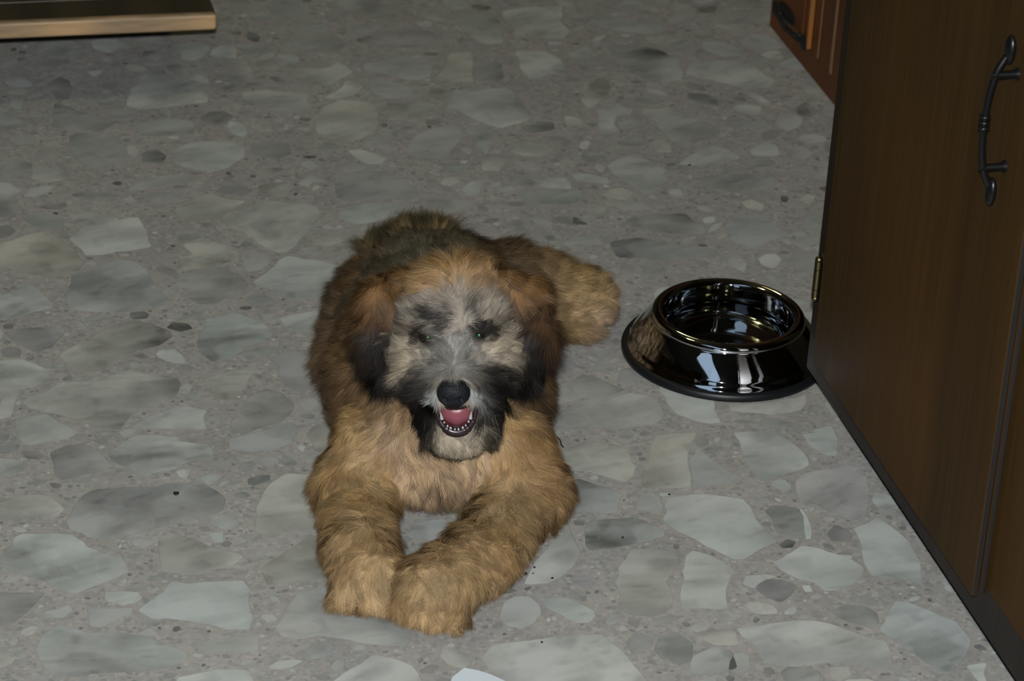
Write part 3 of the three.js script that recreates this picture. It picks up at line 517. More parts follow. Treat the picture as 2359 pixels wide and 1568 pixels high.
// ---------------------------------------------------------------- the steel bowl and its water
{
  const at = [0.345, 0.0005, 0.088];
  const steel = std({ color: lin(0.62, 0.63, 0.64), metalness: 1, roughness: 0.025 });
  const rubber = std({ color: lin(0.006, 0.0065, 0.0075), roughness: 0.42, specularIntensity: 0.6 });
  const g = base('pet_bowl', 'round polished steel pet bowl with a black rubber foot, standing on the floor', 'bowl', at);
  const prof = [];
  const add = (r, y) => prof.push(new THREE.Vector2(r, y));
  add(0.1160, 0.0075); add(0.1164, 0.0095); add(0.1152, 0.0115); add(0.1130, 0.0145);
  for (let i = 1; i <= 14; i++) { const t = i / 14; add(lerp(0.1125, 0.0905, t) + 0.0012 * Math.sin(t * Math.PI), lerp(0.0165, 0.0465, t)); }
  for (let i = 1; i <= 18; i++) { const a = i / 18 * Math.PI * 0.98; add(0.0828 + 0.0077 * Math.cos(a), 0.0475 + 0.0075 * Math.sin(a)); }
  add(0.0750, 0.0450); add(0.0742, 0.0400); add(0.0728, 0.0300); add(0.0712, 0.0200);
  for (let i = 1; i <= 10; i++) { const a = i / 10 * Math.PI / 2; add(0.0590 + 0.0115 * Math.cos(a), 0.0165 - 0.0115 * Math.sin(a)); }
  add(0.0520, 0.0049); add(0.0500, 0.0043); add(0.0300, 0.0040); add(0.0001, 0.0040);
  const spline = new THREE.SplineCurve(prof).getPoints(150); spline[spline.length - 1].x = 0.00001;
  part('bowl', new THREE.LatheGeometry(spline, 160), steel, g);
  const foot = [[0.1115, 0], [0.1200, 0], [0.1222, 0.0012], [0.1226, 0.0045], [0.1212, 0.0082], [0.1188, 0.0098], [0.1165, 0.0098], [0.1156, 0.0085], [0.1115, 0.0085], [0.1115, 0]].map(([x, y]) => new THREE.Vector2(x, y));
  part('rubber_foot', new THREE.LatheGeometry(foot, 140), rubber, g);
  const w = []; const wy = 0.030, wr = 0.0727;   // clear water, its top drawn up a little at the wall
  w.push(new THREE.Vector2(0.00001, 0.0046), new THREE.Vector2(0.050, 0.0049), new THREE.Vector2(0.0583, 0.0057)); for (let i = 1; i <= 8; i++) { const a = (1 - i / 8) * Math.PI / 2; w.push(new THREE.Vector2(0.0586 + 0.0111 * Math.cos(a), 0.0169 - 0.0111 * Math.sin(a))); }
  w.push(new THREE.Vector2(0.0705, 0.020), new THREE.Vector2(wr - 0.0006, wy + 0.0012), new THREE.Vector2(wr - 0.0016, wy + 0.0004), new THREE.Vector2(wr - 0.0035, wy), new THREE.Vector2(0.04, wy), new THREE.Vector2(0.00001, wy));
  const water = part('drinking_water', new THREE.LatheGeometry(w, 120), std({ color: lin(1, 1, 1), transmission: 1, thickness: 0.03, ior: 1.33, roughness: 0.0, attenuationColor: lin(0.85, 0.95, 0.97), attenuationDistance: 0.6 }));
  water.position.set(...at); tag(water, 'clear water half filling the polished steel bowl', 'water');
}
{ // a sheet of white paper reaching into the frame at the bottom
  const g = new THREE.BufferGeometry(), o = [[-121, 700], [-117, 691], [-102, 677], [-96, 680], [-90, 683], [-79, 692], [-68, 705], [-40, 735], [0, 770], [-40, 860], [-150, 800], [-150, 730]].map(([x, z]) => [x / 1000, z / 1000]);
  const sh = new THREE.Shape(o.map(([x, z]) => new THREE.Vector2(x, -z)));
  const e = new THREE.ExtrudeGeometry(sh, { depth: 0.0006, bevelEnabled: false, curveSegments: 4 }).rotateX(-Math.PI / 2).translate(0, 0.0006, 0);
  tag(part('paper_sheet', e, std({ color: lin(0.66, 0.72, 0.76), roughness: 0.6 })), 'white paper sheet on the floor, its corner showing before the paws', 'paper');
}
{ // crumbs and bits on the floor
  const dark = std({ color: lin(0.012, 0.010, 0.008), roughness: 0.7 }), random = rng(9);
  const crumb = (name, x, z, s, label, group, tall = 0.5) => {
    const g = new THREE.IcosahedronGeometry(s, 2), p = g.attributes.position;
    for (let i = 0; i < p.count; i++) { const k = 1 + 0.35 * vnoise(p.getX(i) / s * 1.3 + x * 900, p.getY(i) / s * 1.3, p.getZ(i) / s * 1.3 + z * 900); p.setXYZ(i, p.getX(i) * k * 1.3, p.getY(i) * k * tall, p.getZ(i) * k); }
    g.computeVertexNormals(); const m = part(name, g, dark); m.position.set(x, HEIGHT + s * tall * 0.75, z); m.rotation.y = random() * 6; return tag(m, label, 'crumb', group);
  };
  crumb('crumb', -0.333, 0.309, 0.0028, 'dark crumb on a grey stone, left of the dog and its shoulder');
  crumb('crumb', 0.116, 0.468, 0.0012, 'tiny black crumb on the pale stone, right of the right elbow');
  crumb('crumb', 0.189, 0.391, 0.0013, 'tiny black crumb between the two white stones, before the bowl');
  crumb('crumb', -0.016, 0.645, 0.0012, 'tiny black crumb on the stone nearest the paper sheet');
  crumb('crumb', 0.454, -0.425, 0.0016, 'tiny black crumb far back, between dog and cabinet hinge');
  for (const [x, z, s, l] of [[0.010, 0.510, 0.0013, 'black speck of grit farthest back of the four beside the foreleg'], [-0.002, 0.521, 0.0018, 'largest black speck of grit, closest to the foreleg fur'], [0.006, 0.521, 0.0009, 'smallest black speck of grit, in the middle of the four by the foreleg'], [0.023, 0.533, 0.0013, 'black speck of grit standing alone, farthest from the foreleg fur']]) crumb('crumb', x, z, s, l, 'grit beside the right foreleg');
  const t = part('twig', tube([[0.0995, HEIGHT + 0.001, 0.254], [0.1008, HEIGHT + 0.0012, 0.262], [0.0996, HEIGHT + 0.001, 0.272], [0.1006, HEIGHT + 0.001, 0.276]], 0.0008, 7), dark);
  tag(t, 'short black splinter lying upright in view right of the dog', 'splinter');
}
// ---------------------------------------------------------------- the puppy, lying with its forepaws together
{
  const dog = base('puppy', 'shaggy tan puppy with a grey face, lying on the floor and panting', 'dog', [-0.067, 0.0004, 0.397], R(-15));
  const V = (x, y, z) => new THREE.Vector3(x, y, z);
  // --- body: joints with radii; every bone a tapered capsule
  const headAt = V(0.0085, 0.2325, 0.001), head = new THREE.Matrix4().compose(headAt, new THREE.Quaternion().setFromEuler(new THREE.Euler(0.02, 0.0, 0.085)), V(1, 1, 1)), headInv = head.clone().invert();
  const hp = (x, y, z) => V(x, y, z).applyMatrix4(head);
  const bones = [];    // [a, ra, b, rb, group]
  const bone = (group, a, ra, b, rb) => bones.push({ group, ax: a.x, ay: a.y, az: a.z, ra, bx: b.x - a.x, by: b.y - a.y, bz: b.z - a.z, rb, l2: a.distanceToSquared(b) || 1e-9 });
  const TORSO = 0, RUMP = 1, LEG = 2, PAW = 3, HIND = 4, NECK = 5, HEAD = 6, EAR = 7;
  bone(RUMP, V(-0.045, 0.064, -0.398), 0.058, V(-0.035, 0.078, -0.32), 0.070);
  bone(TORSO, V(-0.035, 0.080, -0.32), 0.072, V(-0.018, 0.100, -0.19), 0.088);
  bone(TORSO, V(-0.018, 0.100, -0.19), 0.088, V(-0.010, 0.110, -0.09), 0.097);
  bone(TORSO, V(-0.010, 0.110, -0.09), 0.097, V(-0.004, 0.098, -0.028), 0.080);
  bone(TORSO, V(-0.050, 0.098, -0.06), 0.058, V(-0.056, 0.085, -0.015), 0.042);
  bone(TORSO, V(0.043, 0.102, -0.06), 0.058, V(0.054, 0.090, -0.012), 0.042);
  bone(NECK, V(0.000, 0.150, -0.075), 0.072, V(0.006, 0.205, -0.035), 0.056);
  // forelegs
  bone(LEG, V(-0.064, 0.082, 0.0), 0.042, V(-0.086, 0.050, 0.030), 0.034);
  bone(LEG, V(-0.086, 0.050, 0.030), 0.034, V(-0.074, 0.036, 0.128), 0.030);
  bone(PAW, V(-0.074, 0.036, 0.128), 0.030, V(-0.062, 0.030, 0.162), 0.031);
  bone(LEG, V(0.066, 0.086, 0.0), 0.042, V(0.090, 0.052, 0.024), 0.035);
  bone(LEG, V(0.090, 0.052, 0.024), 0.035, V(0.046, 0.036, 0.132), 0.031);
  bone(PAW, V(0.046, 0.036, 0.132), 0.031, V(0.004, 0.031, 0.184), 0.033);
  for (const [cx, cz, dx, dz] of [[-0.062, 0.164, 0.15, 0.99], [0.003, 0.186, -0.22, 0.97]]) for (const k of [-1.5, -0.5, 0.5, 1.5]) {
    const ox = k * 0.0155 * dz, oz = -k * 0.0155 * dx, f = 0.021 - Math.abs(k) * 0.005;
    bone(PAW, V(cx + ox * 0.7, 0.026, cz + oz * 0.7), 0.016, V(cx + ox + dx * f, 0.0165, cz + oz + dz * f), 0.0135);
  }
  // hind legs: the left one thrown out to the side, the right one folded under
  bone(HIND, V(0.000, 0.078, -0.350), 0.058, V(0.062, 0.064, -0.392), 0.045);
  bone(HIND, V(0.062, 0.064, -0.392), 0.045, V(0.110, 0.046, -0.418), 0.034);
  bone(HIND, V(0.112, 0.046, -0.426), 0.034, V(0.146, 0.034, -0.450), 0.027);
  bone(HIND, V(0.138, 0.034, -0.444), 0.027, V(0.146, 0.026, -0.430), 0.021);
  bone(HIND, V(-0.085, 0.060, -0.36), 0.046, V(-0.105, 0.045, -0.27), 0.036);
  bone(HIND, V(-0.045, 0.060, -0.44), 0.030, V(-0.06, 0.04, -0.47), 0.022);
  // head
  bone(HEAD, hp(0, 0.000, -0.014), 0.057, hp(0, 0.006, 0.002), 0.053);
  bone(HEAD, hp(-0.040, -0.026, 0.006), 0.031, hp(-0.032, -0.026, 0.036), 0.024);
  bone(HEAD, hp(0.040, -0.026, 0.006), 0.031, hp(0.032, -0.026, 0.036), 0.024);
  bone(HEAD, hp(0, -0.010, 0.035), 0.030, hp(0.002, -0.024, 0.088), 0.020);
  bone(HEAD, hp(-0.026, -0.034, 0.046), 0.024, hp(-0.018, -0.030, 0.080), 0.016);
  bone(HEAD, hp(0.028, -0.034, 0.046), 0.024, hp(0.020, -0.030, 0.080), 0.016);
  bone(HEAD, hp(0.001, -0.060, 0.012), 0.032, hp(0.002, -0.096, 0.064), 0.019);
  for (const s of [-1, 1]) bone(HEAD, hp(0.002 + s * 0.017, -0.074, 0.034), 0.023, hp(0.002 + s * 0.014, -0.096, 0.060), 0.016);
  bone(HEAD, hp(-0.010, 0.026, 0.036), 0.011, hp(-0.032, 0.021, 0.030), 0.011);
  bone(HEAD, hp(0.010, 0.026, 0.036), 0.011, hp(0.032, 0.021, 0.030), 0.011);
  // ears: flaps that fold over and hang
  for (const s of [-1, 1]) {
    bone(EAR, hp(s * 0.048, 0.036, -0.014), 0.015, hp(s * 0.076, 0.026, -0.010), 0.015);
    bone(EAR, hp(s * 0.076, 0.026, -0.010), 0.015, hp(s * 0.083, -0.012, 0.000), 0.014);
    bone(EAR, hp(s * 0.083, -0.012, 0.000), 0.014, hp(s * 0.075, -0.042, 0.010), 0.010);
    bone(EAR, hp(s * 0.062, 0.020, -0.002), 0.010, hp(s * 0.064, -0.020, 0.008), 0.009);
  }
  const KIN = [0.03, 0.03, 0.02, 0.008, 0.03, 0.03, 0.018, 0.010];
  const one = (b, x, y, z) => { const px = x - b.ax, py = y - b.ay, pz = z - b.az, t = clamp((px * b.bx + py * b.by + pz * b.bz) / b.l2, 0, 1), dx = px - b.bx * t, dy = py - b.by * t, dz = pz - b.bz * t; return Math.sqrt(dx * dx + dy * dy + dz * dz) - (b.ra + (b.rb - b.ra) * t); };
  function skin(x, y, z) { let d = 9; for (const b of bones) { const e = one(b, x, y, z), k = KIN[b.group], h = Math.max(k - Math.abs(d - e), 0) / k; d = Math.min(d, e) - h * h * k * 0.25; } return d; }
  function groupAt(x, y, z) { let d = 9, g = 0; for (const b of bones) { const e = one(b, x, y, z); if (e < d) { d = e; g = b.group; } } return g; }
  const gradient = (x, y, z, e = 0.0015) => { const g = V(skin(x + e, y, z) - skin(x - e, y, z), skin(x, y + e, z) - skin(x, y - e, z), skin(x, y, z + e) - skin(x, y, z - e)); return g.normalize(); };
  function march(lo, hi, N) {
    const mc = new MarchingCubes(N, new THREE.MeshStandardMaterial(), false, false, 400000); mc.isolation = 0; const f = mc.field, half = N / 2, c = lo.clone().add(hi).multiplyScalar(0.5), s = hi.clone().sub(lo).multiplyScalar(0.5);
    for (let k = 0, i = 0; k < N; k++) for (let j = 0; j < N; j++) for (let q = 0; q < N; q++, i++) f[i] = -skin(c.x + s.x * (q - half) / half, c.y + s.y * (j - half) / half, c.z + s.z * (k - half) / half);
    mc.update();
    const n = mc.count, p = new Float32Array(n * 3);
    for (let i = 0; i < n; i++) { p[3 * i] = c.x + s.x * mc.positionArray[3 * i]; p[3 * i + 1] = c.y + s.y * mc.positionArray[3 * i + 1]; p[3 * i + 2] = c.z + s.z * mc.positionArray[3 * i + 2]; }
    let g = new THREE.BufferGeometry(); g.setAttribute('position', new THREE.BufferAttribute(p, 3)); g = mergeVertices(g, 1e-6);
    const P = g.attributes.position, nor = new Float32Array(P.count * 3);
    for (let i = 0; i < P.count; i++) { const m = gradient(P.getX(i), P.getY(i), P.getZ(i)); nor[3 * i] = m.x; nor[3 * i + 1] = m.y; nor[3 * i + 2] = m.z; }
    g.setAttribute('normal', new THREE.BufferAttribute(nor, 3));
    const ix = g.index.array, A = V(), B = V(), C = V(); let flip = 0;
    for (let i = 0; i < 3000; i += 3) { A.fromBufferAttribute(P, ix[i]); B.fromBufferAttribute(P, ix[i + 1]).sub(A); C.fromBufferAttribute(P, ix[i + 2]).sub(A); B.cross(C); flip += B.x * nor[3 * ix[i]] + B.y * nor[3 * ix[i] + 1] + B.z * nor[3 * ix[i] + 2] < 0 ? 1 : -1; }
    if (flip > 0) for (let i = 0; i < ix.length; i += 3) { const t = ix[i + 1]; ix[i + 1] = ix[i + 2]; ix[i + 2] = t; }
    return g;
  }
  const g = march(V(-0.185, -0.005, -0.525), V(0.235, 0.315, 0.235), 132);

  // --- coat: what colour grows where
  const rgb = (h) => { const c = new THREE.Color(h); return [c.r, c.g, c.b]; };
  const TAN = rgb('#a98c5a'), GOLD = rgb('#a37a45'), PALE = rgb('#b79b78'), BROWN = rgb('#6e5034'), UMBER = rgb('#46372a'), BLACK = rgb('#100d0c'), SILVER = rgb('#9a9085'), CREAM = rgb('#b5a68f'), OLIVE = rgb('#666050'), WHITE = rgb('#bfc2c0'), GREY = rgb('#6f6c68'), STEEL = rgb('#83817c');
  const DUSK = rgb('#45423f'), mix = (a, b, t) => [a[0] + (b[0] - a[0]) * t, a[1] + (b[1] - a[1]) * t, a[2] + (b[2] - a[2]) * t];
  // patches of the face, seen from the front of the head (across, up, half width, half height, colour, strength)
  const FACE = [
    [0.000, 0.030, 0.060, 0.034, SILVER, 0.75], [-0.050, -0.014, 0.020, 0.030, CREAM, 0.6], [0.054, -0.008, 0.020, 0.030, CREAM, 0.6], [-0.066, -0.03, 0.008, 0.03, UMBER, 0.6], [0.070, -0.02, 0.008, 0.03, UMBER, 0.6], [-0.048, 0.012, 0.02, 0.006, UMBER, 0.4], [0.05, 0.012, 0.02, 0.006, UMBER, 0.4], [0, -0.012, 0.030, 0.034, STEEL, 0.9],
    [-0.017, 0.033, 0.012, 0.007, BLACK, 0.9], [-0.003, 0.026, 0.009, 0.015, BLACK, 0.9], [0.019, 0.035, 0.007, 0.010, BLACK, 0.8], [-0.036, 0.022, 0.014, 0.006, UMBER, 0.7], [0.034, 0.026, 0.014, 0.006, UMBER, 0.6],
    [-0.027, 0.013, 0.015, 0.015, BLACK, 0.95], [0.029, 0.016, 0.015, 0.015, BLACK, 0.95],
    [0.000, -0.040, 0.014, 0.012, SILVER, 0.8], [-0.030, -0.050, 0.018, 0.022, DUSK, 1], [0.033, -0.047, 0.018, 0.024, DUSK, 1],
    [-0.042, -0.066, 0.020, 0.030, BLACK, 1], [0.046, -0.062, 0.020, 0.034, BLACK, 1], [-0.027, -0.080, 0.010, 0.012, BLACK, 0.9], [0.031, -0.080, 0.010, 0.012, BLACK, 0.9], [0.040, -0.030, 0.016, 0.008, BLACK, 0.7], [-0.044, -0.092, 0.018, 0.024, BLACK, 1], [0.048, -0.092, 0.018, 0.024, BLACK, 1],
    [-0.018, -0.060, 0.006, 0.011, WHITE, 0.65], [0.022, -0.060, 0.006, 0.011, WHITE, 0.65], [0.002, -0.077, 0.020, 0.008, BLACK, 1], [-0.030, -0.106, 0.012, 0.026, BLACK, 0.8], [0.034, -0.106, 0.012, 0.026, BLACK, 0.8], [0.002, -0.088, 0.02, 0.006, BLACK, 0.9],
    [0.002, -0.128, 0.026, 0.018, CREAM, 0.7], [-0.028, -0.128, 0.008, 0.016, UMBER, 0.8], [0.034, -0.128, 0.009, 0.016, BLACK, 0.8], [0.002, -0.146, 0.03, 0.006, UMBER, 0.7],
  ];
  const q3 = V();
  function coat(x, y, z, group, die = -1) {    // -> colour, colour of the tips, how much of it
    const n1 = vnoise(x * 38, y * 38, z * 38), n2 = vnoise(x * 85 + 7, y * 85, z * 85), n3 = vnoise(x * 170 + 3, y * 170, z * 170);
    q3.set(x, y, z).applyMatrix4(headInv);
    if (group === HEAD || group === EAR) {
      const a = q3.x + 0.0025 * n3, b = q3.y - 0.53 * (q3.z - 0.046) + 0.003 * n2; let c, tip = UMBER, s = 0.25;
      if (group === EAR) {
        const k = smooth(0.036, 0.006, q3.y + 0.010 * n2 + Math.max(0, Math.abs(q3.x) - 0.070) * 1.3);
        c = mix(mix(mix(UMBER, BROWN, 0.6 + 0.4 * n2), GOLD, 0.3 * smooth(0.02, 0.05, q3.y)), BLACK, k * 0.97); return [c, BLACK, 0.6];
      }
      c = mix(mix(GOLD, PALE, 0.4 + 0.5 * n2), BROWN, smooth(0.02, 0.07, Math.abs(a)) * 0.6);
      c = mix(c, UMBER, smooth(-0.01, -0.045, q3.z) * 0.5);
      const face = smooth(0.062, 0.046, b + 0.5 * Math.abs(a) * Math.abs(a) * 10) * smooth(-0.035, -0.005, q3.z);
      c = mix(c, mix(SILVER, CREAM, 0.5 + 0.5 * n2), face); s = lerp(0.35, 0.3, face); if (face > 0.5) { tip = BLACK; s = 0.42; }
      for (const [u, v, ru, rv, col, k] of FACE) { const d = Math.hypot((a - u) / ru, (b - v) / rv); const w = d < 1.5 ? k * smooth(1.5, 0.5, d) : 0; if (w > 0) c = mix(c, col, die < 0 ? w : 0.35 * w + 0.65 * w * (die < w ? 1 : 0)); }
      return [c, tip, s];
    }
    if (group === NECK || group === TORSO) {
      const side = smooth(0.035, 0.085, Math.abs(x - 0.002) + 0.012 * n2), front = smooth(-0.075, 0.0, z) * smooth(0.19, 0.09, y);
      let c = mix(BROWN, mix(GOLD, TAN, 0.5), 0.35 + 0.35 * n1); c = mix(c, UMBER, 0.45 * smooth(-0.1, 0.6, n2)); c = mix(c, OLIVE, 0.2); c = mix(c, UMBER, 0.12); c = mix(c, rgb('#85552c'), 0.35 * smooth(-0.2, 0.5, n1));
      c = mix(c, OLIVE, smooth(0.11, 0.17, y) * smooth(-0.09, -0.2, z));
      c = mix(c, mix(rgb('#c6a88a'), TAN, 0.25 + 0.35 * n2), front * (1 - 0.85 * side));
      const bib = Math.hypot((x - 0.003) / 0.034, (y - 0.072) / 0.036); if (z > 0 && bib < 1) c = mix(c, UMBER, 0.9 * (1 - bib) * (0.6 + n3));
      const smudge = Math.hypot((Math.abs(x) - 0.085) / 0.024, (y - 0.125) / 0.035); if (z > -0.09 && smudge < 1) c = mix(c, UMBER, 0.85 * (1 - smudge));
      return [c, mix(UMBER, BLACK, 0.6), lerp(0.5, 0.22, front)];
    }
    if (group === RUMP) return [mix(mix(OLIVE, TAN, 0.3 + 0.3 * n2), UMBER, 0.15), BLACK, 0.55];
    if (group === HIND) { const k = smooth(0.05, 0.13, x); let c = mix(mix(BROWN, OLIVE, 0.45 + 0.3 * n1), mix(TAN, PALE, 0.4 + 0.4 * n1), k); c = mix(c, rgb('#c9ad98'), 0.6 * smooth(0.12, 0.17, x) * smooth(0.055, 0.03, y)); return [c, UMBER, lerp(0.6, 0.25, k)]; }
    let c = mix(mix(rgb('#a58c62'), GOLD, 0.3 + 0.4 * n1), PALE, 0.2 + 0.5 * smooth(0.0, 0.6, n2)); c = mix(c, BROWN, 0.4 * smooth(0.1, 0.7, -n2));
    if (group === PAW) c = mix(c, PALE, 0.25); if (x > 0.085 && z < 0.1) c = mix(c, BROWN, 0.35);
    return [c, BROWN, 0.35];
  }
  { // the skin wears the same colours
    const P = g.attributes.position, col = new Float32Array(P.count * 3);
    for (let i = 0; i < P.count; i++) { const c = coat(P.getX(i), P.getY(i), P.getZ(i), groupAt(P.getX(i), P.getY(i), P.getZ(i)))[0]; for (let k = 0; k < 3; k++) col[3 * i + k] = c[k] * 0.8; }
    g.setAttribute('color', new THREE.BufferAttribute(col, 3));
  }
  part('body', g, std({ vertexColors: true, roughness: 0.9, specularIntensity: 0.2 }), dog);

  // --- fur
  const hairMaterial = std({ vertexColors: true, roughness: 0.55, specularIntensity: 0.35, side: THREE.DoubleSide });
  const LEN = [0.034, 0.050, 0.024, 0.022, 0.036, 0.034, 0.020, 0.030], LIFT = [0.72, 1.05, 0.68, 0.55, 0.8, 0.65, 0.38, 0.32], DENS = [1.0, 1.0, 1.25, 1.5, 1.0, 1.0, 2.2, 2.1], WIDE = [0.50, 0.50, 0.46, 0.42, 0.50, 0.50, 0.36, 0.40];
  const random = rng(2024), nose = hp(0.002, -0.008, 0.104), fur = [];
  const bins = [0, 1, 2].map(() => ({ pos: [], nor: [], col: [], index: [], n: 0 }));     // coat, face, ears
  const P = g.attributes.position, N = g.attributes.normal, ix = g.index.array;
  const A = V(), B = V(), C = V(), p = V(), n = V(), d = V(), t1 = V(), pt = [V(), V(), V(), V()], cc = V(), off = V(), side = V(), q = V(), fn = V(), seg = V();
  function clump(x, y, z, s, out) {    // nearest tuft centre
    const X = x / s, Y = y / s, Z = z / s, ix = Math.floor(X), iy = Math.floor(Y), iz = Math.floor(Z); let best = 9, id = 0;
    for (let k = -1; k <= 1; k++) for (let j = -1; j <= 1; j++) for (let i = -1; i <= 1; i++) {
      const a = hash3(ix + i, iy + j, iz + k), b = hash3(ix + i + 71, iy + j, iz + k), c = hash3(ix + i, iy + j + 53, iz + k), u = ix + i + a - X, v = iy + j + b - Y, w = iz + k + c - Z, e = u * u + v * v + w * w;
      if (e < best) { best = e; id = hash3(ix + i, iy + j, iz + k + 97); out.set((X + u) * s, (Y + v) * s, (Z + w) * s); }
    }
    return id;
  }
  let hairs = 0;
  for (let f = 0; f < ix.length; f += 3) {
    A.fromBufferAttribute(P, ix[f]); B.fromBufferAttribute(P, ix[f + 1]); C.fromBufferAttribute(P, ix[f + 2]);
    const area = t1.copy(B).sub(A).cross(cc.copy(C).sub(A)).length() / 2 * 1e6;
    const cx = (A.x + B.x + C.x) / 3, cy = (A.y + B.y + C.y) / 3, cz = (A.z + B.z + C.z) / 3, group = groupAt(cx, cy, cz);
    let want = area * DENS[group]; n.fromBufferAttribute(N, ix[f]);
    if (n.y < -0.75 && cy < 0.03) want *= 0.25;
    for (let k = Math.floor(want + random()); k > 0; k--) {
      let u = random(), v = random(); if (u + v > 1) { u = 1 - u; v = 1 - v; }
      p.copy(A).multiplyScalar(1 - u - v).addScaledVector(B, u).addScaledVector(C, v);
      n.fromBufferAttribute(N, ix[f]).multiplyScalar(1 - u - v).addScaledVector(t1.fromBufferAttribute(N, ix[f + 1]), u).addScaledVector(t1.fromBufferAttribute(N, ix[f + 2]), v).normalize();
      q.copy(p).applyMatrix4(headInv);
      let L = LEN[group], lift = LIFT[group];
      if (group === HEAD) {   // bare nose, eyes and mouth
        if (Math.hypot((q.x - 0.002) / 0.0168, (q.y + 0.0225) / 0.0152, (q.z - 0.104) / 0.013) < 1.12) continue;
        if (Math.abs(q.x - 0.002) < 0.024 && q.y < -0.036 && q.y > -0.079 && q.z > 0.040) continue;
        if (Math.hypot(Math.abs(q.x) - 0.0255, q.y - 0.010) < (q.x < 0 ? 0.0095 : 0.0070) && q.z > 0.02) continue;
        d.copy(p).sub(nose);
        const muzzle = smooth(0.03, 0.06, q.z), chin = smooth(-0.04, -0.06, q.y), topk = smooth(0.040, 0.058, q.y);
        L = lerp(lerp(0.026, 0.016, muzzle * smooth(-0.03, -0.005, q.y)), 0.030, Math.max(chin, smooth(-0.015, -0.03, q.y) * muzzle)); if (q.y < -0.075) L *= 0.72; if (Math.abs(q.x) > 0.05) L *= 0.75; L = lerp(L, 0.034, topk); if (Math.abs(q.x) < 0.026 && q.y < -0.012 && q.z > 0.068) L *= 0.38; d.x += Math.sign(q.x) * 0.035 * smooth(0.01, 0.03, Math.abs(q.x)) * smooth(0.0, -0.02, q.y);
        lift = lerp(0.42, 0.5, topk); if (chin) d.y -= 0.12 * chin; d.y -= 0.02; if (topk > 0) { d.x += Math.sign(q.x) * 0.05 * topk; d.z += 0.05 * topk * smooth(0.03, -0.02, q.z); }
        const eye = Math.hypot(Math.abs(q.x) - 0.0255, q.y - 0.010); if (eye < 0.018 && q.z > 0.015) { L *= 0.55; lift = 0.12; }
      } else if (group === EAR) { d.set(Math.sign(q.x) * lerp(0.1, 0.8, smooth(0.0, 0.04, q.y)), -1, 0.12); L *= lerp(0.75, 1.25, smooth(0.03, -0.03, q.y)); lift = 0.28; }
      else if (group === NECK) { d.set((p.x - 0.006) * 8, -0.5, -0.6 + smooth(-0.06, 0.02, p.z) * 1.0); }
      else if (group === TORSO) { const front = smooth(-0.07, 0.02, p.z); L *= lerp(1, 0.75, front); lift *= lerp(1, 0.8, front); const flank = smooth(0.06, 0.09, Math.abs(p.x)) * smooth(-0.08, -0.03, p.z) * smooth(0.15, 0.12, p.y); L *= 1 - 0.35 * flank; lift *= 1 - 0.5 * flank; d.set((p.x + 0.005) * lerp(3, 6, front), lerp(-0.45, -0.9, front), lerp(-0.8, 0.35, front)); }
      else if (group === RUMP) { d.set((p.x + 0.045) * 6, 0.15, -1); }
      else if (group === LEG) { d.set(p.x < 0 ? -0.25 : 0.15, -0.75, 0.75); if (p.z < 0.05) d.set(Math.sign(p.x) * 0.45, -0.7, 0.3); }
      else if (group === PAW) { d.set((p.x - (p.x < -0.03 ? -0.058 : 0.008)) * 8, -0.55, 0.85); }
      else { if (p.x > 0.11) L *= 0.75; d.set(0.8, 0.05, -0.15 + (p.z + 0.385) * 8); if (p.x < -0.02) d.set(-0.5, -0.3, -0.6); }
      // waves in the coat and tufts
      const w1 = 0.75, s1 = 30, s2 = 85; d.normalize();
      d.x += w1 * vnoise(p.x * s1, p.y * s1, p.z * s1 + 11) + 0.6 * vnoise(p.x * s2 + 5, p.y * s2, p.z * s2); d.y += w1 * vnoise(p.x * s1 + 31, p.y * s1, p.z * s1) + 0.6 * vnoise(p.x * s2, p.y * s2 + 9, p.z * s2); d.z += w1 * vnoise(p.x * s1, p.y * s1 + 47, p.z * s1) + 0.6 * vnoise(p.x * s2, p.y * s2, p.z * s2 + 13);
      const small = group === HEAD || group === PAW, id = clump(p.x, p.y, p.z, small ? 0.0065 : 0.0105, cc);
      const wild = group === HEAD ? 0.5 : group === HIND ? 0.6 : 0.85; d.x += wild * (hash3(id * 1e6, 1, 1) - 0.5) + 0.25 * (random() - 0.5); d.y += wild * (hash3(id * 1e6, 2, 1) - 0.5) + 0.25 * (random() - 0.5); d.z += wild * (hash3(id * 1e6, 3, 1) - 0.5) + 0.25 * (random() - 0.5);
      d.addScaledVector(n, -d.dot(n)); if (d.lengthSq() < 1e-4) d.set(n.y, -n.x, 0); d.normalize();
      L *= (0.75 + 0.5 * hash3(id * 1e6, 4, 1)) * (0.75 + 0.4 * random()); lift += 0.35 * (hash3(id * 1e6, 5, 1) - 0.5) + 0.25 * (random() - 0.5); lift = Math.max(0.08, lift);
      const out = Math.sin(lift), along = Math.cos(lift); off.copy(cc).sub(p); off.addScaledVector(n, -off.dot(n)); const pull = group === RUMP ? 0.85 : 0.6; side.copy(d).cross(n).normalize(); const bend = 0.5 * (hash3(id * 1e6, 8, 1) - 0.5) + 0.2 * (random() - 0.5), wave = 0.05 + 0.06 * hash3(id * 1e6, 9, 1), phase = 6 * hash3(id * 1e6, 10, 1) + random();
      for (let m = 0; m < 4; m++) {
        const t = m / 3; pt[m].copy(p).addScaledVector(n, L * out * t * (1 - 0.32 * t)).addScaledVector(d, L * along * t * (0.7 + 0.3 * t)).addScaledVector(off, pull * Math.pow(t, 1.3)); pt[m].addScaledVector(side, L * (bend * t * t + wave * Math.sin(t * 5 + phase) * t)); pt[m].y -= L * 0.10 * t * t * (group === RUMP ? 0 : 1);
        if (pt[m].y < 0.0012) pt[m].y = 0.0012 + 0.002 * random();
      }
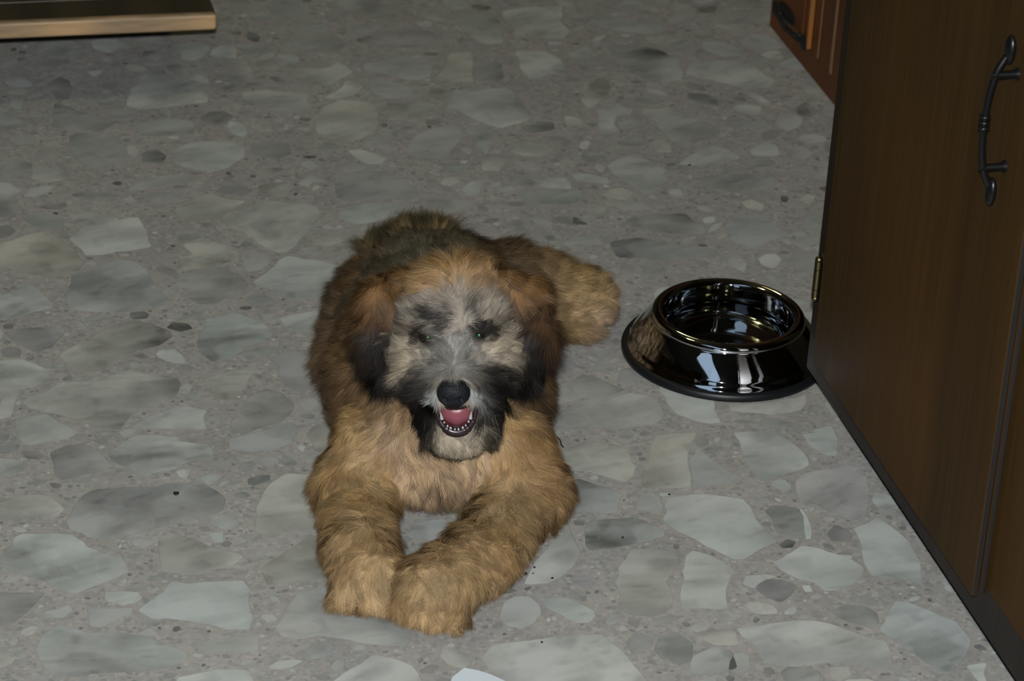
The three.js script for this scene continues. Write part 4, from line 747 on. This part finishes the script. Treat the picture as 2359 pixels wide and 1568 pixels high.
      // colour: the coat's, varied by tuft and by hair, with darker tips where the coat is sable
      const [c, tip, share] = coat(p.x, p.y, p.z, group, 0.5 * hash3(id * 1e6, 7, 1) + 0.5 * random()), tone = (0.66 + 0.6 * hash3(id * 1e6, 6, 1)) * (0.72 + 0.5 * random()), ti = random() < share * 1.4 ? 0.35 + 0.5 * random() : 0.08 * random();
      const bin = bins[group === HEAD ? 1 : group === EAR ? 2 : 0], v0 = bin.n, wide = WIDE[group] * 0.001 * (0.75 + 0.5 * random()), roll = (random() - 0.5) * 1.5;
      side.copy(d).cross(n).normalize(); side.multiplyScalar(Math.cos(roll)).addScaledVector(n, Math.sin(roll));
      for (let m = 0; m < 4; m++) {
        seg.copy(pt[Math.min(3, m + 1)]).sub(pt[Math.max(0, m - 1)]); fn.copy(side).cross(seg).normalize(); if (fn.dot(n) < 0) fn.negate(); fn.multiplyScalar(0.55).addScaledVector(n, 0.75).normalize();
        const e = m === 3 ? 0 : wide * (1 - 0.22 * m) / 2, a = smooth(0.25, 0.95, m / 3) * ti, r = (c[0] + (tip[0] - c[0]) * a) * tone, gg = (c[1] + (tip[1] - c[1]) * a) * tone, bb = (c[2] + (tip[2] - c[2]) * a) * tone;
        for (const s of m === 3 ? [0] : [-1, 1]) { bin.pos.push(pt[m].x + side.x * e * s, pt[m].y + side.y * e * s, pt[m].z + side.z * e * s); bin.nor.push(fn.x, fn.y, fn.z); bin.col.push(r, gg, bb); bin.n++; }
      }
      // wind so that the face looks away from the skin
      seg.copy(pt[1]).sub(pt[0]); fn.copy(side).cross(seg); const w = fn.dot(n) > 0;
      for (const [a, b, c2] of [[0, 1, 2], [2, 1, 3], [2, 3, 4], [4, 3, 5], [4, 5, 6]]) bin.index.push(v0 + a, w ? v0 + b : v0 + c2, w ? v0 + c2 : v0 + b);
      hairs++;
    }
  }
  console.log('hairs', hairs);
  const names = ['coat_fur', 'face_fur', 'ear_fur'], says = ['tan and brown shaggy body coat', 'grey and cream face fur with dark muzzle', 'brown ear fur turning black at the tips'];
  bins.forEach((b, i) => {
    const h = new THREE.BufferGeometry(); h.setAttribute('position', new THREE.Float32BufferAttribute(b.pos, 3)); h.setAttribute('normal', new THREE.Float32BufferAttribute(b.nor, 3)); h.setAttribute('color', new THREE.Float32BufferAttribute(b.col, 3)); h.setIndex(b.index);
    const m = part(names[i], h, hairMaterial, dog); m.userData.label = says[i]; m.userData.kind = 'stuff';
  });
  // --- nose, eyes, mouth
  const toHead = (geo) => geo.applyMatrix4(head);
  {
    const k = new THREE.SphereGeometry(1, 48, 32), pp = k.attributes.position;
    for (let i = 0; i < pp.count; i++) {
      let x = pp.getX(i), y = pp.getY(i), z = pp.getZ(i); const wide = y > -0.1 ? 1 : 1 - 0.42 * smooth(-0.1, -0.95, y); x = Math.sign(x) * Math.pow(Math.abs(x), 0.8) * wide; y = Math.sign(y) * Math.pow(Math.abs(y), 0.82);
      for (const s of [-1, 1]) { const e = Math.hypot((x - s * 0.46) / 0.2, (y + 0.12) / 0.2); if (z > 0 && e < 1) z -= 0.5 * (1 - e * e); const w = Math.hypot((x - s * 0.86) / 0.16, (y + 0.2) / 0.14); if (w < 1) z -= 0.35 * (1 - w); }
      if (z > 0) z -= 0.16 * Math.exp(-((x / 0.07) ** 2)) * smooth(0.3, -0.2, y);
      pp.setXYZ(i, x * 0.0168 + 0.002, y * 0.0152 - 0.0225, z * 0.013 + 0.104);
    }
    k.computeVertexNormals();
    part('nose', toHead(k), std({ color: lin(0.009, 0.010, 0.013), roughness: 0.6, specularIntensity: 0.4, bumpMap: texture(128, (u, v) => { const e = tnoise(u * 40, v * 40, 40, 40, 61) * 0.5 + 0.5; return [e, e, e]; }), bumpScale: 0.0006 }), dog).userData.label = 'black nose leather';
  }
  const eyeMat = std({ color: lin(0.012, 0.008, 0.006), roughness: 0.08, specularIntensity: 0.8 }), glint = std({ color: lin(0.10, 0.55, 0.22), metalness: 1, roughness: 0.3 });
  for (const s of [-1, 1]) {
    const e = part('eye', toHead(new THREE.SphereGeometry(0.0088, 28, 20).translate(s * 0.0255, 0.010, s < 0 ? 0.0445 : 0.0424)), eyeMat, dog);
    part('pupil', toHead(new THREE.SphereGeometry(0.0018, 18, 12).scale(1, 1, 0.35).translate(s * 0.0255 + 0.0012, 0.0125, s < 0 ? 0.0529 : 0.0508)), glint, e).userData.label = 'pupil made as a green disc for the flash shining back';  // green metal disc stands for the flash shining back from the eye
  }
  const pink = std({ color: lin(0.235, 0.068, 0.085), roughness: 0.32, specularIntensity: 0.6 }), lip = std({ color: lin(0.026, 0.015, 0.019), roughness: 0.28, specularIntensity: 0.7 }), ivory = std({ color: lin(0.42, 0.42, 0.40), roughness: 0.25 });
  {
    const c = [0.002, -0.070, 0.074];
    const k = new THREE.SphereGeometry(1, 32, 20), pp = k.attributes.position; for (let i = 0; i < pp.count; i++) { const x = pp.getX(i), y = pp.getY(i), z = pp.getZ(i); pp.setXYZ(i, x * 0.0185 + c[0], y * 0.0155 + c[1] + 0.009 + 0.002 * Math.exp(-((x / 0.3) ** 2)) * -1, z * 0.016 + c[2] - 0.004); } k.computeVertexNormals();
    part('tongue', toHead(k), pink, dog).userData.label = 'pink tongue';
    part('mouth_lining', toHead(new THREE.SphereGeometry(1, 32, 20).scale(0.0215, 0.0245, 0.016).translate(0.002, -0.064, 0.062)), std({ color: lin(0.16, 0.035, 0.045), roughness: 0.4 }), dog);
    const arc = []; for (let i = 0; i <= 16; i++) { const a = Math.PI * (1 + i / 16); arc.push([c[0] + 0.0195 * Math.cos(a), c[1] + 0.013 + 0.0220 * Math.sin(a), c[2] + 0.002 + 0.009 * -Math.sin(a)]); }
    part('lower_lip', [tube(arc, 0.0024, 12), tube(arc.slice(3, 14), 0.0034, 14), tube(arc.slice(5, 12), 0.0046, 14), tube(arc.slice(6, 11), 0.0052, 14), ...[arc[3], arc[13]].map((p) => ball(0.0034, ...p)), ...[arc[5], arc[11]].map((p) => ball(0.0046, ...p)), ...[arc[6], arc[10]].map((p) => ball(0.0052, ...p))].map(toHead), lip, dog).userData.label = 'black lower lip';
    part('upper_lip', toHead(tube([[-0.021, -0.050, 0.060], [-0.014, -0.043, 0.082], [-0.004, -0.0405, 0.094], [0.002, -0.0395, 0.0965], [0.008, -0.0405, 0.094], [0.018, -0.043, 0.082], [0.025, -0.050, 0.060]], 0.0055, 14)), lip, dog);
    for (const s of [-1, 1]) part('tooth', toHead(new THREE.ConeGeometry(0.0019, 0.0105, 12).rotateZ(s * -0.16).translate(c[0] + s * 0.0152, -0.0585, 0.0845)), ivory, dog).userData.label = 'canine tooth';
    for (let i = 0; i < 8; i++) { const a = Math.PI * (1.2 + 0.6 * i / 7 + 0.010 * (i % 2)); part('tooth', toHead(new THREE.SphereGeometry(0.00095 + 0.00015 * (i % 3), 10, 8).scale(1, 1.4, 0.8).translate(c[0] + 0.0150 * Math.cos(a), c[1] + 0.0135 + 0.0172 * Math.sin(a), c[2] + 0.0095 + 0.005 * -Math.sin(a))), ivory, dog); }
  }
}
scene.traverse((o) => { if (o.isMesh) o.castShadow = o.receiveShadow = true; });
renderer.render(scene, camera);
